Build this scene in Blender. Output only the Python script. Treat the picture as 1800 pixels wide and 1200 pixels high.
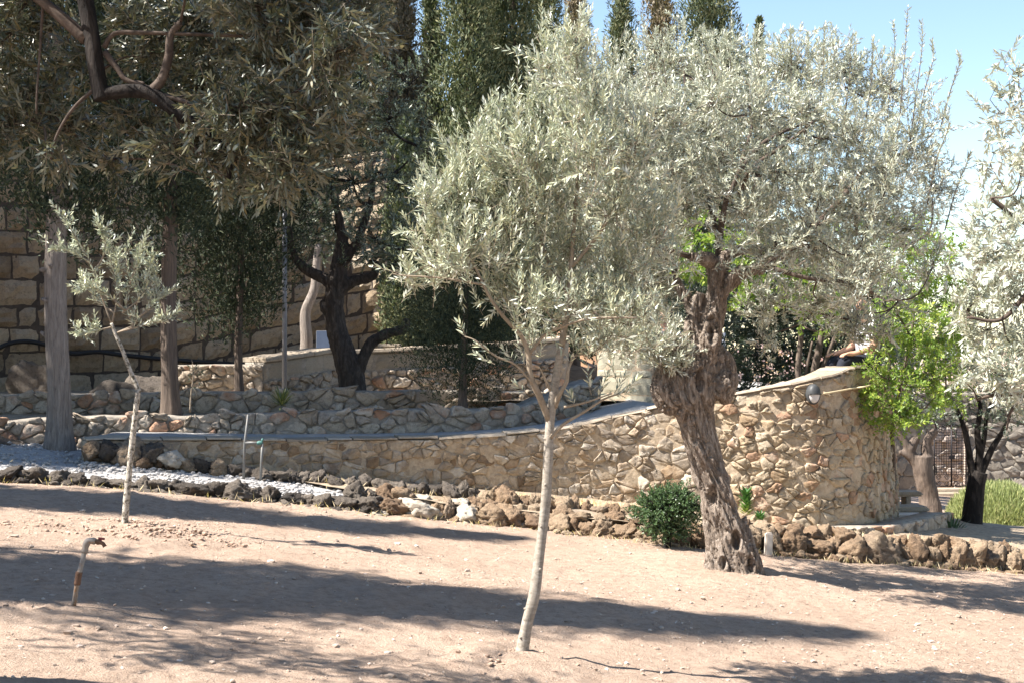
import bpy, bmesh, math, random
import numpy as np
from mathutils import Vector, Matrix, noise as mnoise

# ------------------------------------------------------------------ camera, sky, sun, exposure
SC = bpy.context.scene
for o in list(bpy.data.objects):
    bpy.data.objects.remove(o, do_unlink=True)
COL = SC.collection
EYE = 1.6                       # eye height above the origin
FPX = 2473.0                    # focal length in pixels of an 1800 px wide picture
cam_d = bpy.data.cameras.new('camera')
cam_d.sensor_width = 36.0
cam_d.lens = 36.0 * FPX / 1800.0
cam_d.clip_start = 0.05
cam_d.clip_end = 3000.0
cam = bpy.data.objects.new('camera', cam_d)
cam.location = (0, 0, EYE)
cam.rotation_euler = (math.radians(90), 0, 0)
COL.objects.link(cam)
SC.camera = cam

SUN_EL = 50.0
SUN_TRAVEL = Vector((1.0, 0.24, 0)).normalized()          # the way the sunlight travels over the ground
world = bpy.data.worlds.new('World')
SC.world = world
world.use_nodes = True
wnt = world.node_tree
wbg = wnt.nodes['Background']
sky = wnt.nodes.new('ShaderNodeTexSky')
sky.sky_type = 'NISHITA'
sky.sun_disc = False
sky.sun_elevation = math.radians(SUN_EL)
sky.sun_rotation = math.atan2(-SUN_TRAVEL.x, -SUN_TRAVEL.y)
sky.air_density = 1.0
sky.dust_density = 0.0
sky.ozone_density = 1.0
wnt.links.new(sky.outputs[0], wbg.inputs[0])
wbg.inputs[1].default_value = 0.075
sun_d = bpy.data.lights.new('sun', 'SUN')
sun_d.energy = 5.0
sun_d.angle = math.radians(0.53)
sun_d.color = (1.0, 0.945, 0.875)
sun = bpy.data.objects.new('sun', sun_d)
COL.objects.link(sun)
ldir = SUN_TRAVEL * math.cos(math.radians(SUN_EL)) + Vector((0, 0, -math.sin(math.radians(SUN_EL))))
sun.rotation_euler = ldir.to_track_quat('-Z', 'Y').to_euler()
sun.location = (-12, -4, 14)
vs = SC.view_settings
vs.view_transform = 'Standard'
vs.look = 'None'
vs.gamma = 1.0
vs.exposure = 1.68
vs.use_curve_mapping = False

# ------------------------------------------------------------------ helpers
RNG = np.random.default_rng(7)


def at(px, py, d):
    """a point of the place: picture column and row at a distance of d metres"""
    return np.array([(px - 900.0) / FPX * d, d, EYE + (600.0 - py) / FPX * d])


def nrm(a):
    a = np.asarray(a, float)
    return a / np.maximum(np.linalg.norm(a, axis=-1, keepdims=True), 1e-9)


def vnoise(p, seed=0):
    """value noise of points (N,3) in -1..1"""
    p = np.asarray(p, float)
    i = np.floor(p).astype(np.int64)
    f = p - i
    f = f * f * (3 - 2 * f)
    def h(ix, iy, iz):
        n = (ix * 374761393 + iy * 668265263 + iz * 2147483647 + seed * 1274126177) & 0xFFFFFFFF
        n = ((n ^ (n >> 13)) * 1274126177) & 0xFFFFFFFF
        n = (n ^ (n >> 16)) & 0xFFFFFFFF
        return n / 4294967295.0
    r = 0
    for dx in (0, 1):
        wx = f[:, 0] if dx else 1 - f[:, 0]
        for dy in (0, 1):
            wy = f[:, 1] if dy else 1 - f[:, 1]
            for dz in (0, 1):
                wz = f[:, 2] if dz else 1 - f[:, 2]
                r = r + wx * wy * wz * h(i[:, 0] + dx, i[:, 1] + dy, i[:, 2] + dz)
    return r * 2 - 1


def fbm(p, seed=0, oct=4, gain=0.5):
    p = np.asarray(p, float)
    r = 0; a = 1.0; t = 0
    for k in range(oct):
        r = r + a * vnoise(p * (2.03 ** k) + 17.3 * k, seed + k)
        t += a; a *= gain
    return r / t


def g0(x, y):
    """the sloping lower ground"""
    x = np.asarray(x, float); y = np.asarray(y, float)
    xc = np.clip(x, -11, 16); yc = np.clip(y, -30, 60)
    z = EYE - 1.505 - 0.1068 * xc - 0.0243 * yc
    sx = np.clip((x - 3.0) / 4.0, 0, 1)
    z = z - 0.030 * np.clip(yc - 18, 0, 40) * sx * sx * (3 - 2 * sx)
    return z


class MB:
    """collects vertices and faces for one mesh"""
    def __init__(self):
        self.v = []; self.f3 = []; self.f4 = []; self.n = 0; self.tint = []

    def add(self, v, f3=None, f4=None, tint=None):
        v = np.asarray(v, float).reshape(-1, 3)
        if f3 is not None and len(f3): self.f3.append(np.asarray(f3, np.int64).reshape(-1, 3) + self.n)
        if f4 is not None and len(f4): self.f4.append(np.asarray(f4, np.int64).reshape(-1, 4) + self.n)
        self.v.append(v); self.n += len(v)
        self.tint.append(np.zeros(len(v)) if tint is None else np.broadcast_to(np.asarray(tint, float), (len(v),)))

    def mesh(self, name, mat, smooth=True, origin=None, tint=False):
        v = np.concatenate(self.v) if self.v else np.zeros((0, 3))
        if origin is not None: v = v - np.asarray(origin, float)
        f3 = np.concatenate(self.f3) if self.f3 else np.zeros((0, 3), np.int64)
        f4 = np.concatenate(self.f4) if self.f4 else np.zeros((0, 4), np.int64)
        me = bpy.data.meshes.new(name)
        me.vertices.add(len(v)); me.vertices.foreach_set('co', v.astype(np.float32).ravel())
        nl = len(f3) * 3 + len(f4) * 4
        me.loops.add(nl)
        me.loops.foreach_set('vertex_index', np.concatenate([f3.ravel(), f4.ravel()]).astype(np.int32))
        me.polygons.add(len(f3) + len(f4))
        ls = np.concatenate([np.arange(len(f3)) * 3, len(f3) * 3 + np.arange(len(f4)) * 4]).astype(np.int32)
        me.polygons.foreach_set('loop_start', ls)
        me.polygons.foreach_set('use_smooth', np.full(len(ls), smooth, dtype=bool))
        me.update(calc_edges=True)
        if tint:
            at_ = me.attributes.new('tint', 'FLOAT', 'POINT')
            at_.data.foreach_set('value', np.concatenate(self.tint).astype(np.float32))
        if mat is not None: me.materials.append(mat)
        return me

    def obj(self, name, mat, parent=None, smooth=True, origin=None, tint=False):
        if parent is not None and origin is None:
            origin = np.array(parent_loc(parent))
        me = self.mesh(name, mat, smooth, origin, tint)
        return link(name, me, parent, origin)


def parent_loc(o):
    p = np.zeros(3)
    while o is not None:
        p = p + np.array(o.location); o = o.parent
    return p


def link(name, me, parent=None, origin=None):
    """one object; its mesh is given relative to origin (world)"""
    o = bpy.data.objects.new(name, me)
    COL.objects.link(o)
    loc = np.zeros(3) if origin is None else np.asarray(origin, float)
    if parent is not None:
        o.parent = parent
        loc = loc - parent_loc(parent)
    o.location = loc
    return o


def tag(o, label=None, cat=None, group=None, kind=None):
    if label: o['label'] = label
    if cat: o['category'] = cat
    if group: o['group'] = group
    if kind: o['kind'] = kind
    return o


def thing(name, loc, label, cat, group=None):
    o = bpy.data.objects.new(name, None)
    o.empty_display_size = 0.2
    COL.objects.link(o)
    o.location = loc
    return tag(o, label, cat, group, 'thing')


def spline(pts, n):
    """Catmull-Rom through points (K,D), n samples"""
    p = np.asarray(pts, float)
    q = np.vstack([2 * p[0] - p[1], p, 2 * p[-1] - p[-2]])
    K = len(p) - 1
    t = np.linspace(0, K, n)
    i = np.minimum(t.astype(int), K - 1); u = (t - i)[:, None]
    a, b, c, d = q[i], q[i + 1], q[i + 2], q[i + 3]
    return 0.5 * (2 * b + (c - a) * u + (2 * a - 5 * b + 4 * c - d) * u ** 2 + (3 * b - a - 3 * c + d) * u ** 3)


def tube(mb, pts, rad, nseg=8, cap=True, tint=None, squash=None):
    """tapered tube along pts"""
    p = np.asarray(pts, float); N = len(p)
    r = np.broadcast_to(np.asarray(rad, float), (N,))
    t = nrm(np.gradient(p, axis=0))
    ref = np.array([0, 1.0, 0]) if abs(t[0][1]) < 0.9 else np.array([1.0, 0, 0])
    u = ref - t[0] * (ref @ t[0]); u = u / np.linalg.norm(u)
    rings = []
    ang = np.arange(nseg) / nseg * 2 * math.pi
    for k in range(N):
        u = u - t[k] * (u @ t[k]); u = u / max(np.linalg.norm(u), 1e-9)
        w = np.cross(t[k], u)
        rr = r[k] * (np.ones(nseg) if squash is None else squash(k, ang))
        rings.append(p[k] + (np.cos(ang) * rr)[:, None] * u + (np.sin(ang) * rr)[:, None] * w)
    v = np.concatenate(rings)
    a = (np.arange(N - 1)[:, None] * nseg + np.arange(nseg)[None]).ravel()
    b = (np.arange(N - 1)[:, None] * nseg + (np.arange(nseg)[None] + 1) % nseg).ravel()
    f4 = np.stack([a, b, b + nseg, a + nseg], 1)
    f3 = []
    if cap:
        v = np.vstack([v, p[0], p[-1]])
        k0, k1 = N * nseg, N * nseg + 1
        j = np.arange(nseg); jn = (j + 1) % nseg
        f3 = np.concatenate([np.stack([jn, j, np.full(nseg, k0)], 1),
                             np.stack([(N - 1) * nseg + j, (N - 1) * nseg + jn, np.full(nseg, k1)], 1)])
    mb.add(v, f3, f4, tint)


def sticks(mb, A, B, ra, rb, bend=0.0, rng=RNG, ns=3, tint=None):
    """many thin slightly bent sticks at once"""
    A = np.asarray(A, float); B = np.asarray(B, float); n = len(A)
    if n == 0: return
    t = nrm(B - A)
    ref = np.where(np.abs(t[:, 2:3]) < 0.9, np.array([[0, 0, 1.0]]), np.array([[1.0, 0, 0]]))
    u = nrm(np.cross(t, ref)); w = np.cross(t, u)
    L = np.linalg.norm(B - A, axis=1, keepdims=True)
    M = (A + B) / 2 + rng.normal(size=(n, 3)) * L * bend
    ra = np.broadcast_to(np.asarray(ra, float), (n,)); rb = np.broadcast_to(np.asarray(rb, float), (n,))
    vs_ = []
    for C, r in ((A, ra), (M, (ra + rb) / 2), (B, rb)):
        for k in range(ns):
            a = 2 * math.pi * k / ns
            vs_.append(C + (math.cos(a) * u + math.sin(a) * w) * r[:, None])
    v = np.stack(vs_, 1).reshape(-1, 3)
    fs = []
    for s in range(2):
        for k in range(ns):
            k2 = (k + 1) % ns
            fs.append([s * ns + k, s * ns + k2, (s + 1) * ns + k2, (s + 1) * ns + k])
    f = (np.arange(n)[:, None, None] * (3 * ns) + np.array(fs)[None]).reshape(-1, 4)
    mb.add(v, None, f, tint)


def leaves(mb, P, D, N, L, W, tint, hexa=True, curl=0.08):
    """many lance-shaped leaves: base P, direction D, face normal N"""
    P = np.asarray(P, float); n = len(P)
    D = nrm(D); N = nrm(N - D * np.sum(N * D, 1, keepdims=True)); S = np.cross(D, N)
    L = np.broadcast_to(np.asarray(L, float), (n,))[:, None]; W = np.broadcast_to(np.asarray(W, float), (n,))[:, None]
    tint = np.broadcast_to(np.asarray(tint, float), (n,))
    if hexa:
        c = -N * L * curl
        v = np.stack([P, P + D * L * .33 + S * W * .5 + c * .3, P + D * L * .33 - S * W * .5 + c * .3,
                      P + D * L * .68 + S * W * .42 + c * .5, P + D * L * .68 - S * W * .42 + c * .5,
                      P + D * L + c], 1).reshape(-1, 3)
        b = np.arange(n)[:, None] * 6
        f3 = np.concatenate([b + np.array([[0, 1, 2]]), b + np.array([[3, 5, 4]])])
        f4 = b + np.array([[1, 3, 4, 2]])
        mb.add(v, f3, f4, np.repeat(tint, 6))
    else:
        v = np.stack([P, P + D * L * .5 + S * W * .5, P + D * L, P + D * L * .5 - S * W * .5], 1).reshape(-1, 3)
        f4 = np.arange(n)[:, None] * 4 + np.array([[0, 1, 2, 3]])
        mb.add(v, None, f4, np.repeat(tint, 4))


# ------------------------------------------------------------------ materials
def new_mat(name):
    m = bpy.data.materials.new(name); m.use_nodes = True
    nt = m.node_tree; b = nt.nodes['Principled BSDF']
    return m, nt, b


def N_(nt, t, **kw):
    n = nt.nodes.new(t)
    for k, v in kw.items(): setattr(n, k, v)
    return n


def noise_n(nt, vec, scale, detail=6, rough=0.6, dist=0.0):
    n = N_(nt, 'ShaderNodeTexNoise')
    n.inputs['Scale'].default_value = scale; n.inputs['Detail'].default_value = detail
    n.inputs['Roughness'].default_value = rough; n.inputs['Distortion'].default_value = dist
    if vec is not None: nt.links.new(vec, n.inputs['Vector'])
    return n.outputs['Fac']


def ramp_n(nt, fac, stops):
    r = N_(nt, 'ShaderNodeValToRGB')
    el = r.color_ramp.elements
    while len(el) < len(stops): el.new(0.5)
    for e, (p, c) in zip(el, stops):
        e.position = p; e.color = (*c, 1) if len(c) == 3 else c
    nt.links.new(fac, r.inputs[0])
    return r.outputs[0]


def mix_n(nt, fac, a, b, mode='MIX'):
    m = N_(nt, 'ShaderNodeMix', data_type='RGBA', blend_type=mode)
    for s, x in ((m.inputs[0], fac), (m.inputs[6], a), (m.inputs[7], b)):
        if isinstance(x, (int, float)): s.default_value = x
        elif isinstance(x, tuple): s.default_value = (*x, 1)
        else: nt.links.new(x, s)
    return m.outputs[2]


def math_n(nt, op, a, b=None, c=None):
    m = N_(nt, 'ShaderNodeMath', operation=op)
    for s, x in zip(m.inputs, (a, b, c)):
        if x is None: continue
        if isinstance(x, (int, float)): s.default_value = x
        else: nt.links.new(x, s)
    return m.outputs[0]


def bump_n(nt, b, h, strength, dist):
    n = N_(nt, 'ShaderNodeBump')
    n.inputs['Strength'].default_value = strength; n.inputs['Distance'].default_value = dist
    nt.links.new(h, n.inputs['Height']); nt.links.new(n.outputs[0], b.inputs['Normal'])


def pos_n(nt, scale=None):
    g = N_(nt, 'ShaderNodeNewGeometry').outputs['Position']
    if scale is None: return g
    m = N_(nt, 'ShaderNodeMapping'); m.inputs['Scale'].default_value = scale
    nt.links.new(g, m.inputs[0])
    return m.outputs[0]


def leaf_mat(name, top, under, alt, transl=0.25, rough=0.45, tcol=None, spec=0.5):
    """two-sided leaf; alt is the colour some leaves lean to (attribute tint)"""
    m, nt, b = new_mat(name)
    a = N_(nt, 'ShaderNodeAttribute', attribute_name='tint')
    g = N_(nt, 'ShaderNodeNewGeometry')
    c1 = mix_n(nt, g.outputs['Backfacing'], top, under)
    f = math_n(nt, 'POWER', a.outputs['Fac'], 2.5)
    c2 = mix_n(nt, f, c1, alt)
    v = math_n(nt, 'MULTIPLY_ADD', a.outputs['Fac'], 0.5, 0.75)
    c3 = N_(nt, 'ShaderNodeVectorMath', operation='SCALE')
    nt.links.new(c2, c3.inputs[0]); nt.links.new(v, c3.inputs['Scale'])
    nt.links.new(c3.outputs[0], b.inputs['Base Color'])
    b.inputs['Roughness'].default_value = rough
    b.inputs['Specular IOR Level'].default_value = spec
    t = N_(nt, 'ShaderNodeBsdfTranslucent')
    t.inputs[0].default_value = (*(tcol or (top[0] * 1.6, top[1] * 1.7, top[2] * 0.7)), 1)
    mx = N_(nt, 'ShaderNodeMixShader'); mx.inputs[0].default_value = transl
    nt.links.new(b.outputs[0], mx.inputs[1]); nt.links.new(t.outputs[0], mx.inputs[2])
    nt.links.new(mx.outputs[0], nt.nodes['Material Output'].inputs[0])
    return m


def stone_mat(name, cols, speck=(0.12, 0.11, 0.10), speck_amt=0.5, scale=9.0, bump=0.6, dist=0.02, rough=0.9):
    m, nt, b = new_mat(name)
    oi = N_(nt, 'ShaderNodeObjectInfo')
    p = pos_n(nt)
    n1 = noise_n(nt, p, scale * 0.35, 4, 0.6)
    f = math_n(nt, 'ADD', math_n(nt, 'MULTIPLY', oi.outputs['Random'], 0.75), math_n(nt, 'MULTIPLY_ADD', n1, 0.8, -0.28))
    n = len(cols)
    base = ramp_n(nt, f, [(k / (n - 1), c) for k, c in enumerate(cols)])
    n2 = noise_n(nt, p, scale * 2.2, 8, 0.7)
    sp = ramp_n(nt, n2, [(0.50, (0, 0, 0)), (0.66, (1, 1, 1))])
    col = mix_n(nt, math_n(nt, 'MULTIPLY', sp, speck_amt), base, speck)
    n3 = noise_n(nt, p, scale * 7, 6, 0.65)
    col = mix_n(nt, 0.35, col, ramp_n(nt, n3, [(0.3, (0.25, 0.25, 0.25)), (0.75, (1, 1, 1))]), 'MULTIPLY')
    nt.links.new(col, b.inputs['Base Color'])
    b.inputs['Roughness'].default_value = rough
    b.inputs['Specular IOR Level'].default_value = 0.2
    h = math_n(nt, 'ADD', n2, math_n(nt, 'MULTIPLY', n3, 0.6))
    bump_n(nt, b, h, bump, dist)
    return m


def plain_mat(name, col, rough=0.6, metal=0.0, vary=0.15, scale=20.0, bump=0.0, col2=None, thr=(0.45, 0.65)):
    m, nt, b = new_mat(name)
    p = pos_n(nt)
    n1 = noise_n(nt, p, scale, 6, 0.65)
    lo = tuple(c * (1 - vary) for c in col); hi = tuple(min(1, c * (1 + vary)) for c in col)
    c = ramp_n(nt, n1, [(0.25, lo), (0.75, hi)])
    if col2 is not None:
        n2 = noise_n(nt, p, scale * 0.6, 5, 0.7)
        c = mix_n(nt, ramp_n(nt, n2, [(thr[0], (0, 0, 0)), (thr[1], (1, 1, 1))]), c, col2)
    nt.links.new(c, b.inputs['Base Color'])
    b.inputs['Roughness'].default_value = rough; b.inputs['Metallic'].default_value = metal
    b.inputs['Specular IOR Level'].default_value = 0.3
    if bump: bump_n(nt, b, n1, bump, 0.01)
    return m


def bark_mat(name, c1, c2, c3, stretch=(14, 14, 3), bump=0.8, dist=0.02):
    m, nt, b = new_mat(name)
    p = pos_n(nt, stretch)
    n1 = noise_n(nt, p, 1.0, 8, 0.7, 0.6)
    n2 = noise_n(nt, pos_n(nt), 5.0, 4, 0.6)
    c = ramp_n(nt, n1, [(0.32, c1), (0.5, c2), (0.68, c3)])
    c = mix_n(nt, math_n(nt, 'MULTIPLY', n2, 0.5), c, c2)
    nt.links.new(c, b.inputs['Base Color'])
    b.inputs['Roughness'].default_value = 0.9; b.inputs['Specular IOR Level'].default_value = 0.2
    bump_n(nt, b, n1, bump, dist)
    return m


M = {}
M['olive'] = leaf_mat('olive_leaf', (0.37, 0.41, 0.31), (0.60, 0.62, 0.55), (0.44, 0.42, 0.26), 0.16, 0.40, (0.34, 0.40, 0.22))
M['olive_far'] = leaf_mat('olive_leaf_mature', (0.39, 0.42, 0.335), (0.62, 0.64, 0.58), (0.45, 0.43, 0.30), 0.16, 0.40, (0.33, 0.38, 0.22))
M['olive_shade'] = leaf_mat('olive_leaf_shaded', (0.06, 0.075, 0.048), (0.19, 0.21, 0.17), (0.13, 0.108, 0.05), 0.12, 0.34, (0.15, 0.155, 0.06), 0.4)  # darkened olive leaf: the overhanging crown's shade is in its colour
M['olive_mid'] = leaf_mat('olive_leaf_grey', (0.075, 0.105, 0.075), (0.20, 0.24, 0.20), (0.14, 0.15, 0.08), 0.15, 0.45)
M['cypress'] = leaf_mat('cypress_leaf', (0.095, 0.122, 0.065), (0.095, 0.122, 0.065), (0.20, 0.19, 0.10), 0.08, 0.7, None, 0.2)
M['cypress_brown'] = leaf_mat('cypress_leaf_brown', (0.19, 0.165, 0.11), (0.19, 0.165, 0.11), (0.30, 0.23, 0.16), 0.08, 0.7, None, 0.2)
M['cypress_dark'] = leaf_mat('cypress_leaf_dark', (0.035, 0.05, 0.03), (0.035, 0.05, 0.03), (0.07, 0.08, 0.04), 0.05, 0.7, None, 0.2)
M['green'] = leaf_mat('bright_green_leaf', (0.15, 0.25, 0.045), (0.19, 0.29, 0.075), (0.34, 0.37, 0.06), 0.38, 0.45, (0.30, 0.46, 0.06))
M['shrub'] = leaf_mat('shrub_leaf', (0.055, 0.10, 0.045), (0.10, 0.15, 0.08), (0.12, 0.18, 0.07), 0.15, 0.35)
M['rosemary'] = leaf_mat('rosemary_leaf', (0.26, 0.315, 0.12), (0.30, 0.35, 0.16), (0.42, 0.41, 0.20), 0.30, 0.5, (0.42, 0.48, 0.16))
M['hedge'] = leaf_mat('oleander_leaf', (0.025, 0.04, 0.025), (0.04, 0.06, 0.04), (0.06, 0.08, 0.04), 0.05, 0.45)
M['flower'] = leaf_mat('oleander_flower', (0.75, 0.50, 0.50), (0.75, 0.50, 0.50), (0.8, 0.7, 0.66), 0.3, 0.6)
M['succulent'] = leaf_mat('succulent_leaf', (0.07, 0.17, 0.05), (0.09, 0.19, 0.06), (0.28, 0.30, 0.06), 0.12, 0.4)
M['agave'] = leaf_mat('agave_leaf', (0.10, 0.14, 0.05), (0.13, 0.16, 0.07), (0.22, 0.22, 0.09), 0.15, 0.4)
M['straw'] = leaf_mat('dry_grass', (0.62, 0.50, 0.30), (0.62, 0.50, 0.30), (0.70, 0.60, 0.40), 0.25, 0.7)
M['litter'] = leaf_mat('leaf_litter', (0.26, 0.20, 0.145), (0.40, 0.34, 0.28), (0.46, 0.40, 0.33), 0.0, 0.85)
M['bark_olive'] = bark_mat('old_olive_bark', (0.05, 0.038, 0.03), (0.27, 0.215, 0.17), (0.54, 0.48, 0.42), (42, 42, 8), 1.0, 0.04)
M['bark_young'] = bark_mat('young_olive_bark', (0.13, 0.11, 0.088), (0.30, 0.262, 0.216), (0.41, 0.365, 0.312), (24, 24, 60), 0.5, 0.006)
M['bark_twig'] = bark_mat('twig_bark', (0.17, 0.135, 0.10), (0.29, 0.235, 0.175), (0.38, 0.32, 0.25), (20, 20, 20), 0.3, 0.003)
M['bark_dark'] = bark_mat('dark_shaded_olive_bark', (0.008, 0.007, 0.006), (0.022, 0.018, 0.016), (0.07, 0.058, 0.05), (22, 22, 6), 1.0, 0.03)  # olive bark blackened to carry the shade on the overhanging limb
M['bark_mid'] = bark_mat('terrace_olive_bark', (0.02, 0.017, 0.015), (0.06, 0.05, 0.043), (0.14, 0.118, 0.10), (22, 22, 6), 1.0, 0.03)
M['bark_cypress'] = bark_mat('cypress_bark', (0.11, 0.09, 0.075), (0.27, 0.23, 0.20), (0.40, 0.355, 0.31), (46, 46, 5), 1.0, 0.03)
M['bark_brown'] = bark_mat('dark_cypress_bark', (0.05, 0.04, 0.035), (0.13, 0.10, 0.08), (0.22, 0.17, 0.13), (40, 40, 2.5), 0.8, 0.015)
M['wall_ramp'] = stone_mat('ramp_wall_stone', [(0.16, 0.115, 0.08), (0.36, 0.25, 0.155), (0.54, 0.44, 0.33), (0.30, 0.25, 0.20), (0.44, 0.33, 0.22), (0.60, 0.53, 0.44), (0.24, 0.17, 0.12)], (0.17, 0.13, 0.09), 0.4)
M['wall_bastion'] = stone_mat('bastion_stone', [(0.25, 0.175, 0.11), (0.42, 0.305, 0.19), (0.56, 0.44, 0.30), (0.36, 0.29, 0.21), (0.62, 0.52, 0.39), (0.47, 0.295, 0.20), (0.30, 0.20, 0.12), (0.50, 0.38, 0.25)], (0.22, 0.16, 0.105), 0.45)
M['wall_terrace'] = stone_mat('terrace_stone', [(0.24, 0.19, 0.15), (0.44, 0.36, 0.27), (0.54, 0.455, 0.36), (0.38, 0.32, 0.26), (0.58, 0.51, 0.42), (0.46, 0.26, 0.165), (0.34, 0.26, 0.19)], (0.12, 0.10, 0.08), 0.55)
M['wall_ancient'] = stone_mat('ancient_block', [(0.22, 0.165, 0.11), (0.36, 0.275, 0.185), (0.46, 0.365, 0.255), (0.40, 0.34, 0.26)], (0.10, 0.08, 0.06), 0.55, 6.0, 0.8, 0.03)  # block tones lowered somewhat to deepen the shade on this wall
M['wall_far'] = stone_mat('far_wall_stone', [(0.16, 0.14, 0.12), (0.26, 0.23, 0.19), (0.34, 0.30, 0.25)], (0.08, 0.07, 0.06), 0.4, 5.0)
M['cream'] = stone_mat('cream_block', [(0.36, 0.335, 0.25), (0.40, 0.375, 0.29), (0.43, 0.405, 0.32)], (0.28, 0.25, 0.185), 0.4, 8.0, 0.15, 0.005)
M['dressed'] = stone_mat('dressed_block', [(0.30, 0.26, 0.20), (0.38, 0.33, 0.26), (0.42, 0.37, 0.30)], (0.24, 0.20, 0.16), 0.4, 8.0, 0.25, 0.006)
M['coping'] = stone_mat('coping_stone', [(0.32, 0.255, 0.185), (0.43, 0.355, 0.27), (0.48, 0.42, 0.34)], (0.22, 0.18, 0.135), 0.5, 8.0, 0.5, 0.012)
M['mortar_sand'] = plain_mat('sandy_mortar', (0.42, 0.335, 0.24), 0.95, 0, 0.3, 22, 1.0, (0.28, 0.21, 0.145), (0.5, 0.7))
M['mortar_grey'] = plain_mat('grey_mortar', (0.30, 0.265, 0.22), 0.95, 0, 0.35, 14, 0.8, (0.18, 0.16, 0.14), (0.5, 0.7))
M['mortar_dark'] = plain_mat('dark_joint', (0.075, 0.06, 0.05), 0.95, 0, 0.4, 14, 0.8)
M['rock_dark'] = stone_mat('dark_weathered_rock', [(0.06, 0.052, 0.045), (0.12, 0.10, 0.083), (0.22, 0.185, 0.15), (0.15, 0.125, 0.105)], (0.035, 0.03, 0.027), 0.6, 12, 1.0, 0.04)
M['rock_tan'] = stone_mat('tan_weathered_rock', [(0.20, 0.135, 0.09), (0.34, 0.23, 0.145), (0.46, 0.35, 0.24), (0.27, 0.20, 0.15)], (0.10, 0.075, 0.06), 0.55, 12, 1.0, 0.04)
M['rock_white'] = stone_mat('pale_rock', [(0.36, 0.31, 0.25), (0.44, 0.40, 0.34), (0.40, 0.31, 0.22)], (0.20, 0.15, 0.10), 0.5, 9, 0.6, 0.02)
M['court'] = stone_mat('court_wall_stone', [(0.50, 0.42, 0.36), (0.60, 0.53, 0.47), (0.56, 0.46, 0.40)], (0.34, 0.28, 0.23), 0.4, 6, 0.6, 0.02)
M['pale_slab'] = plain_mat('pale_slab', (0.62, 0.55, 0.47), 0.8, 0, 0.1, 12, 0.2)
M['bed_brown'] = plain_mat('brown_earth', (0.30, 0.17, 0.09), 0.95, 0, 0.4, 3, 0.6)
M['gravel'] = plain_mat('white_gravel', (0.38, 0.365, 0.35), 0.95, 0, 0.45, 40, 1.0, (0.26, 0.24, 0.225), (0.48, 0.66))
M['concrete'] = plain_mat('concrete_ramp', (0.32, 0.31, 0.295), 0.95, 0, 0.3, 30, 0.6, (0.28, 0.26, 0.24), (0.5, 0.7))
M['bed'] = plain_mat('bed_soil', (0.34, 0.27, 0.19), 0.95, 0, 0.4, 18, 1.0, (0.20, 0.15, 0.11), (0.45, 0.65))
M['galv'] = plain_mat('galvanised_pipe', (0.15, 0.15, 0.145), 0.55, 0.2, 0.2, 30, 0, (0.30, 0.17, 0.09), (0.56, 0.7))
M['pipe_grey'] = plain_mat('weathered_pipe', (0.27, 0.24, 0.21), 0.7, 0.1, 0.25, 40, 0.2, (0.26, 0.15, 0.08), (0.52, 0.68))
M['rust'] = plain_mat('rusty_metal', (0.15, 0.085, 0.055), 0.85, 0.1, 0.35, 40, 0.3)
M['teal'] = plain_mat('green_valve', (0.07, 0.17, 0.15), 0.5, 0, 0.2, 30)
M['red'] = plain_mat('red_handle', (0.20, 0.05, 0.045), 0.5, 0, 0.2, 30)
M['pole'] = plain_mat('grey_pole_paint', (0.30, 0.31, 0.34), 0.5, 0.3, 0.15, 15)
M['black'] = plain_mat('black_plastic', (0.02, 0.02, 0.022), 0.5, 0, 0.2, 15)
M['lampbody'] = plain_mat('lamp_housing', (0.055, 0.058, 0.06), 0.5, 0, 0.2, 30)
M['glass'] = plain_mat('frosted_glass', (0.62, 0.60, 0.60), 0.25, 0, 0.05, 10)
M['conduit'] = plain_mat('cream_conduit', (0.55, 0.45, 0.28), 0.6, 0, 0.1, 20)
M['iron'] = plain_mat('wrought_iron', (0.02, 0.018, 0.02), 0.5, 0.5, 0.2, 30)
M['blue'] = plain_mat('faded_blue_board', (0.085, 0.115, 0.18), 0.5, 0, 0.15, 10)
M['skin'] = plain_mat('skin', (0.50, 0.29, 0.20), 0.55, 0, 0.08, 12)
M['shirt'] = plain_mat('white_shirt', (0.72, 0.70, 0.74), 0.9, 0, 0.06, 20)
M['shirt_blue'] = plain_mat('pale_blue_shirt', (0.46, 0.52, 0.78), 0.9, 0, 0.12, 40)
M['trousers'] = plain_mat('dark_trousers', (0.018, 0.02, 0.03), 0.9, 0, 0.2, 20)
M['hair'] = plain_mat('dark_hair', (0.03, 0.02, 0.015), 0.6, 0, 0.3, 60)


def ground_mat():
    m, nt, b = new_mat('pale_dry_soil')
    p = pos_n(nt)
    n1 = noise_n(nt, p, 0.9, 5, 0.6)
    n2 = noise_n(nt, p, 14, 8, 0.75)
    n3 = noise_n(nt, p, 70, 5, 0.7)
    c = ramp_n(nt, n1, [(0.3, (0.41, 0.30, 0.225)), (0.7, (0.50, 0.378, 0.29))])
    c = mix_n(nt, ramp_n(nt, n2, [(0.46, (0, 0, 0)), (0.70, (0.9, 0.9, 0.9))]), c, (0.265, 0.185, 0.135))
    c = mix_n(nt, ramp_n(nt, n3, [(0.60, (0, 0, 0)), (0.72, (0.8, 0.8, 0.8))]), c, (0.60, 0.52, 0.44))
    c = mix_n(nt, ramp_n(nt, n3, [(0.28, (0.7, 0.7, 0.7)), (0.40, (0, 0, 0))]), c, (0.24, 0.17, 0.125))
    nt.links.new(c, b.inputs['Base Color'])
    b.inputs['Roughness'].default_value = 0.97; b.inputs['Specular IOR Level'].default_value = 0.1
    bump_n(nt, b, math_n(nt, 'ADD', n3, math_n(nt, 'MULTIPLY', n2, 1.2)), 1.0, 0.022)
    return m


M['ground'] = ground_mat()

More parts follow.
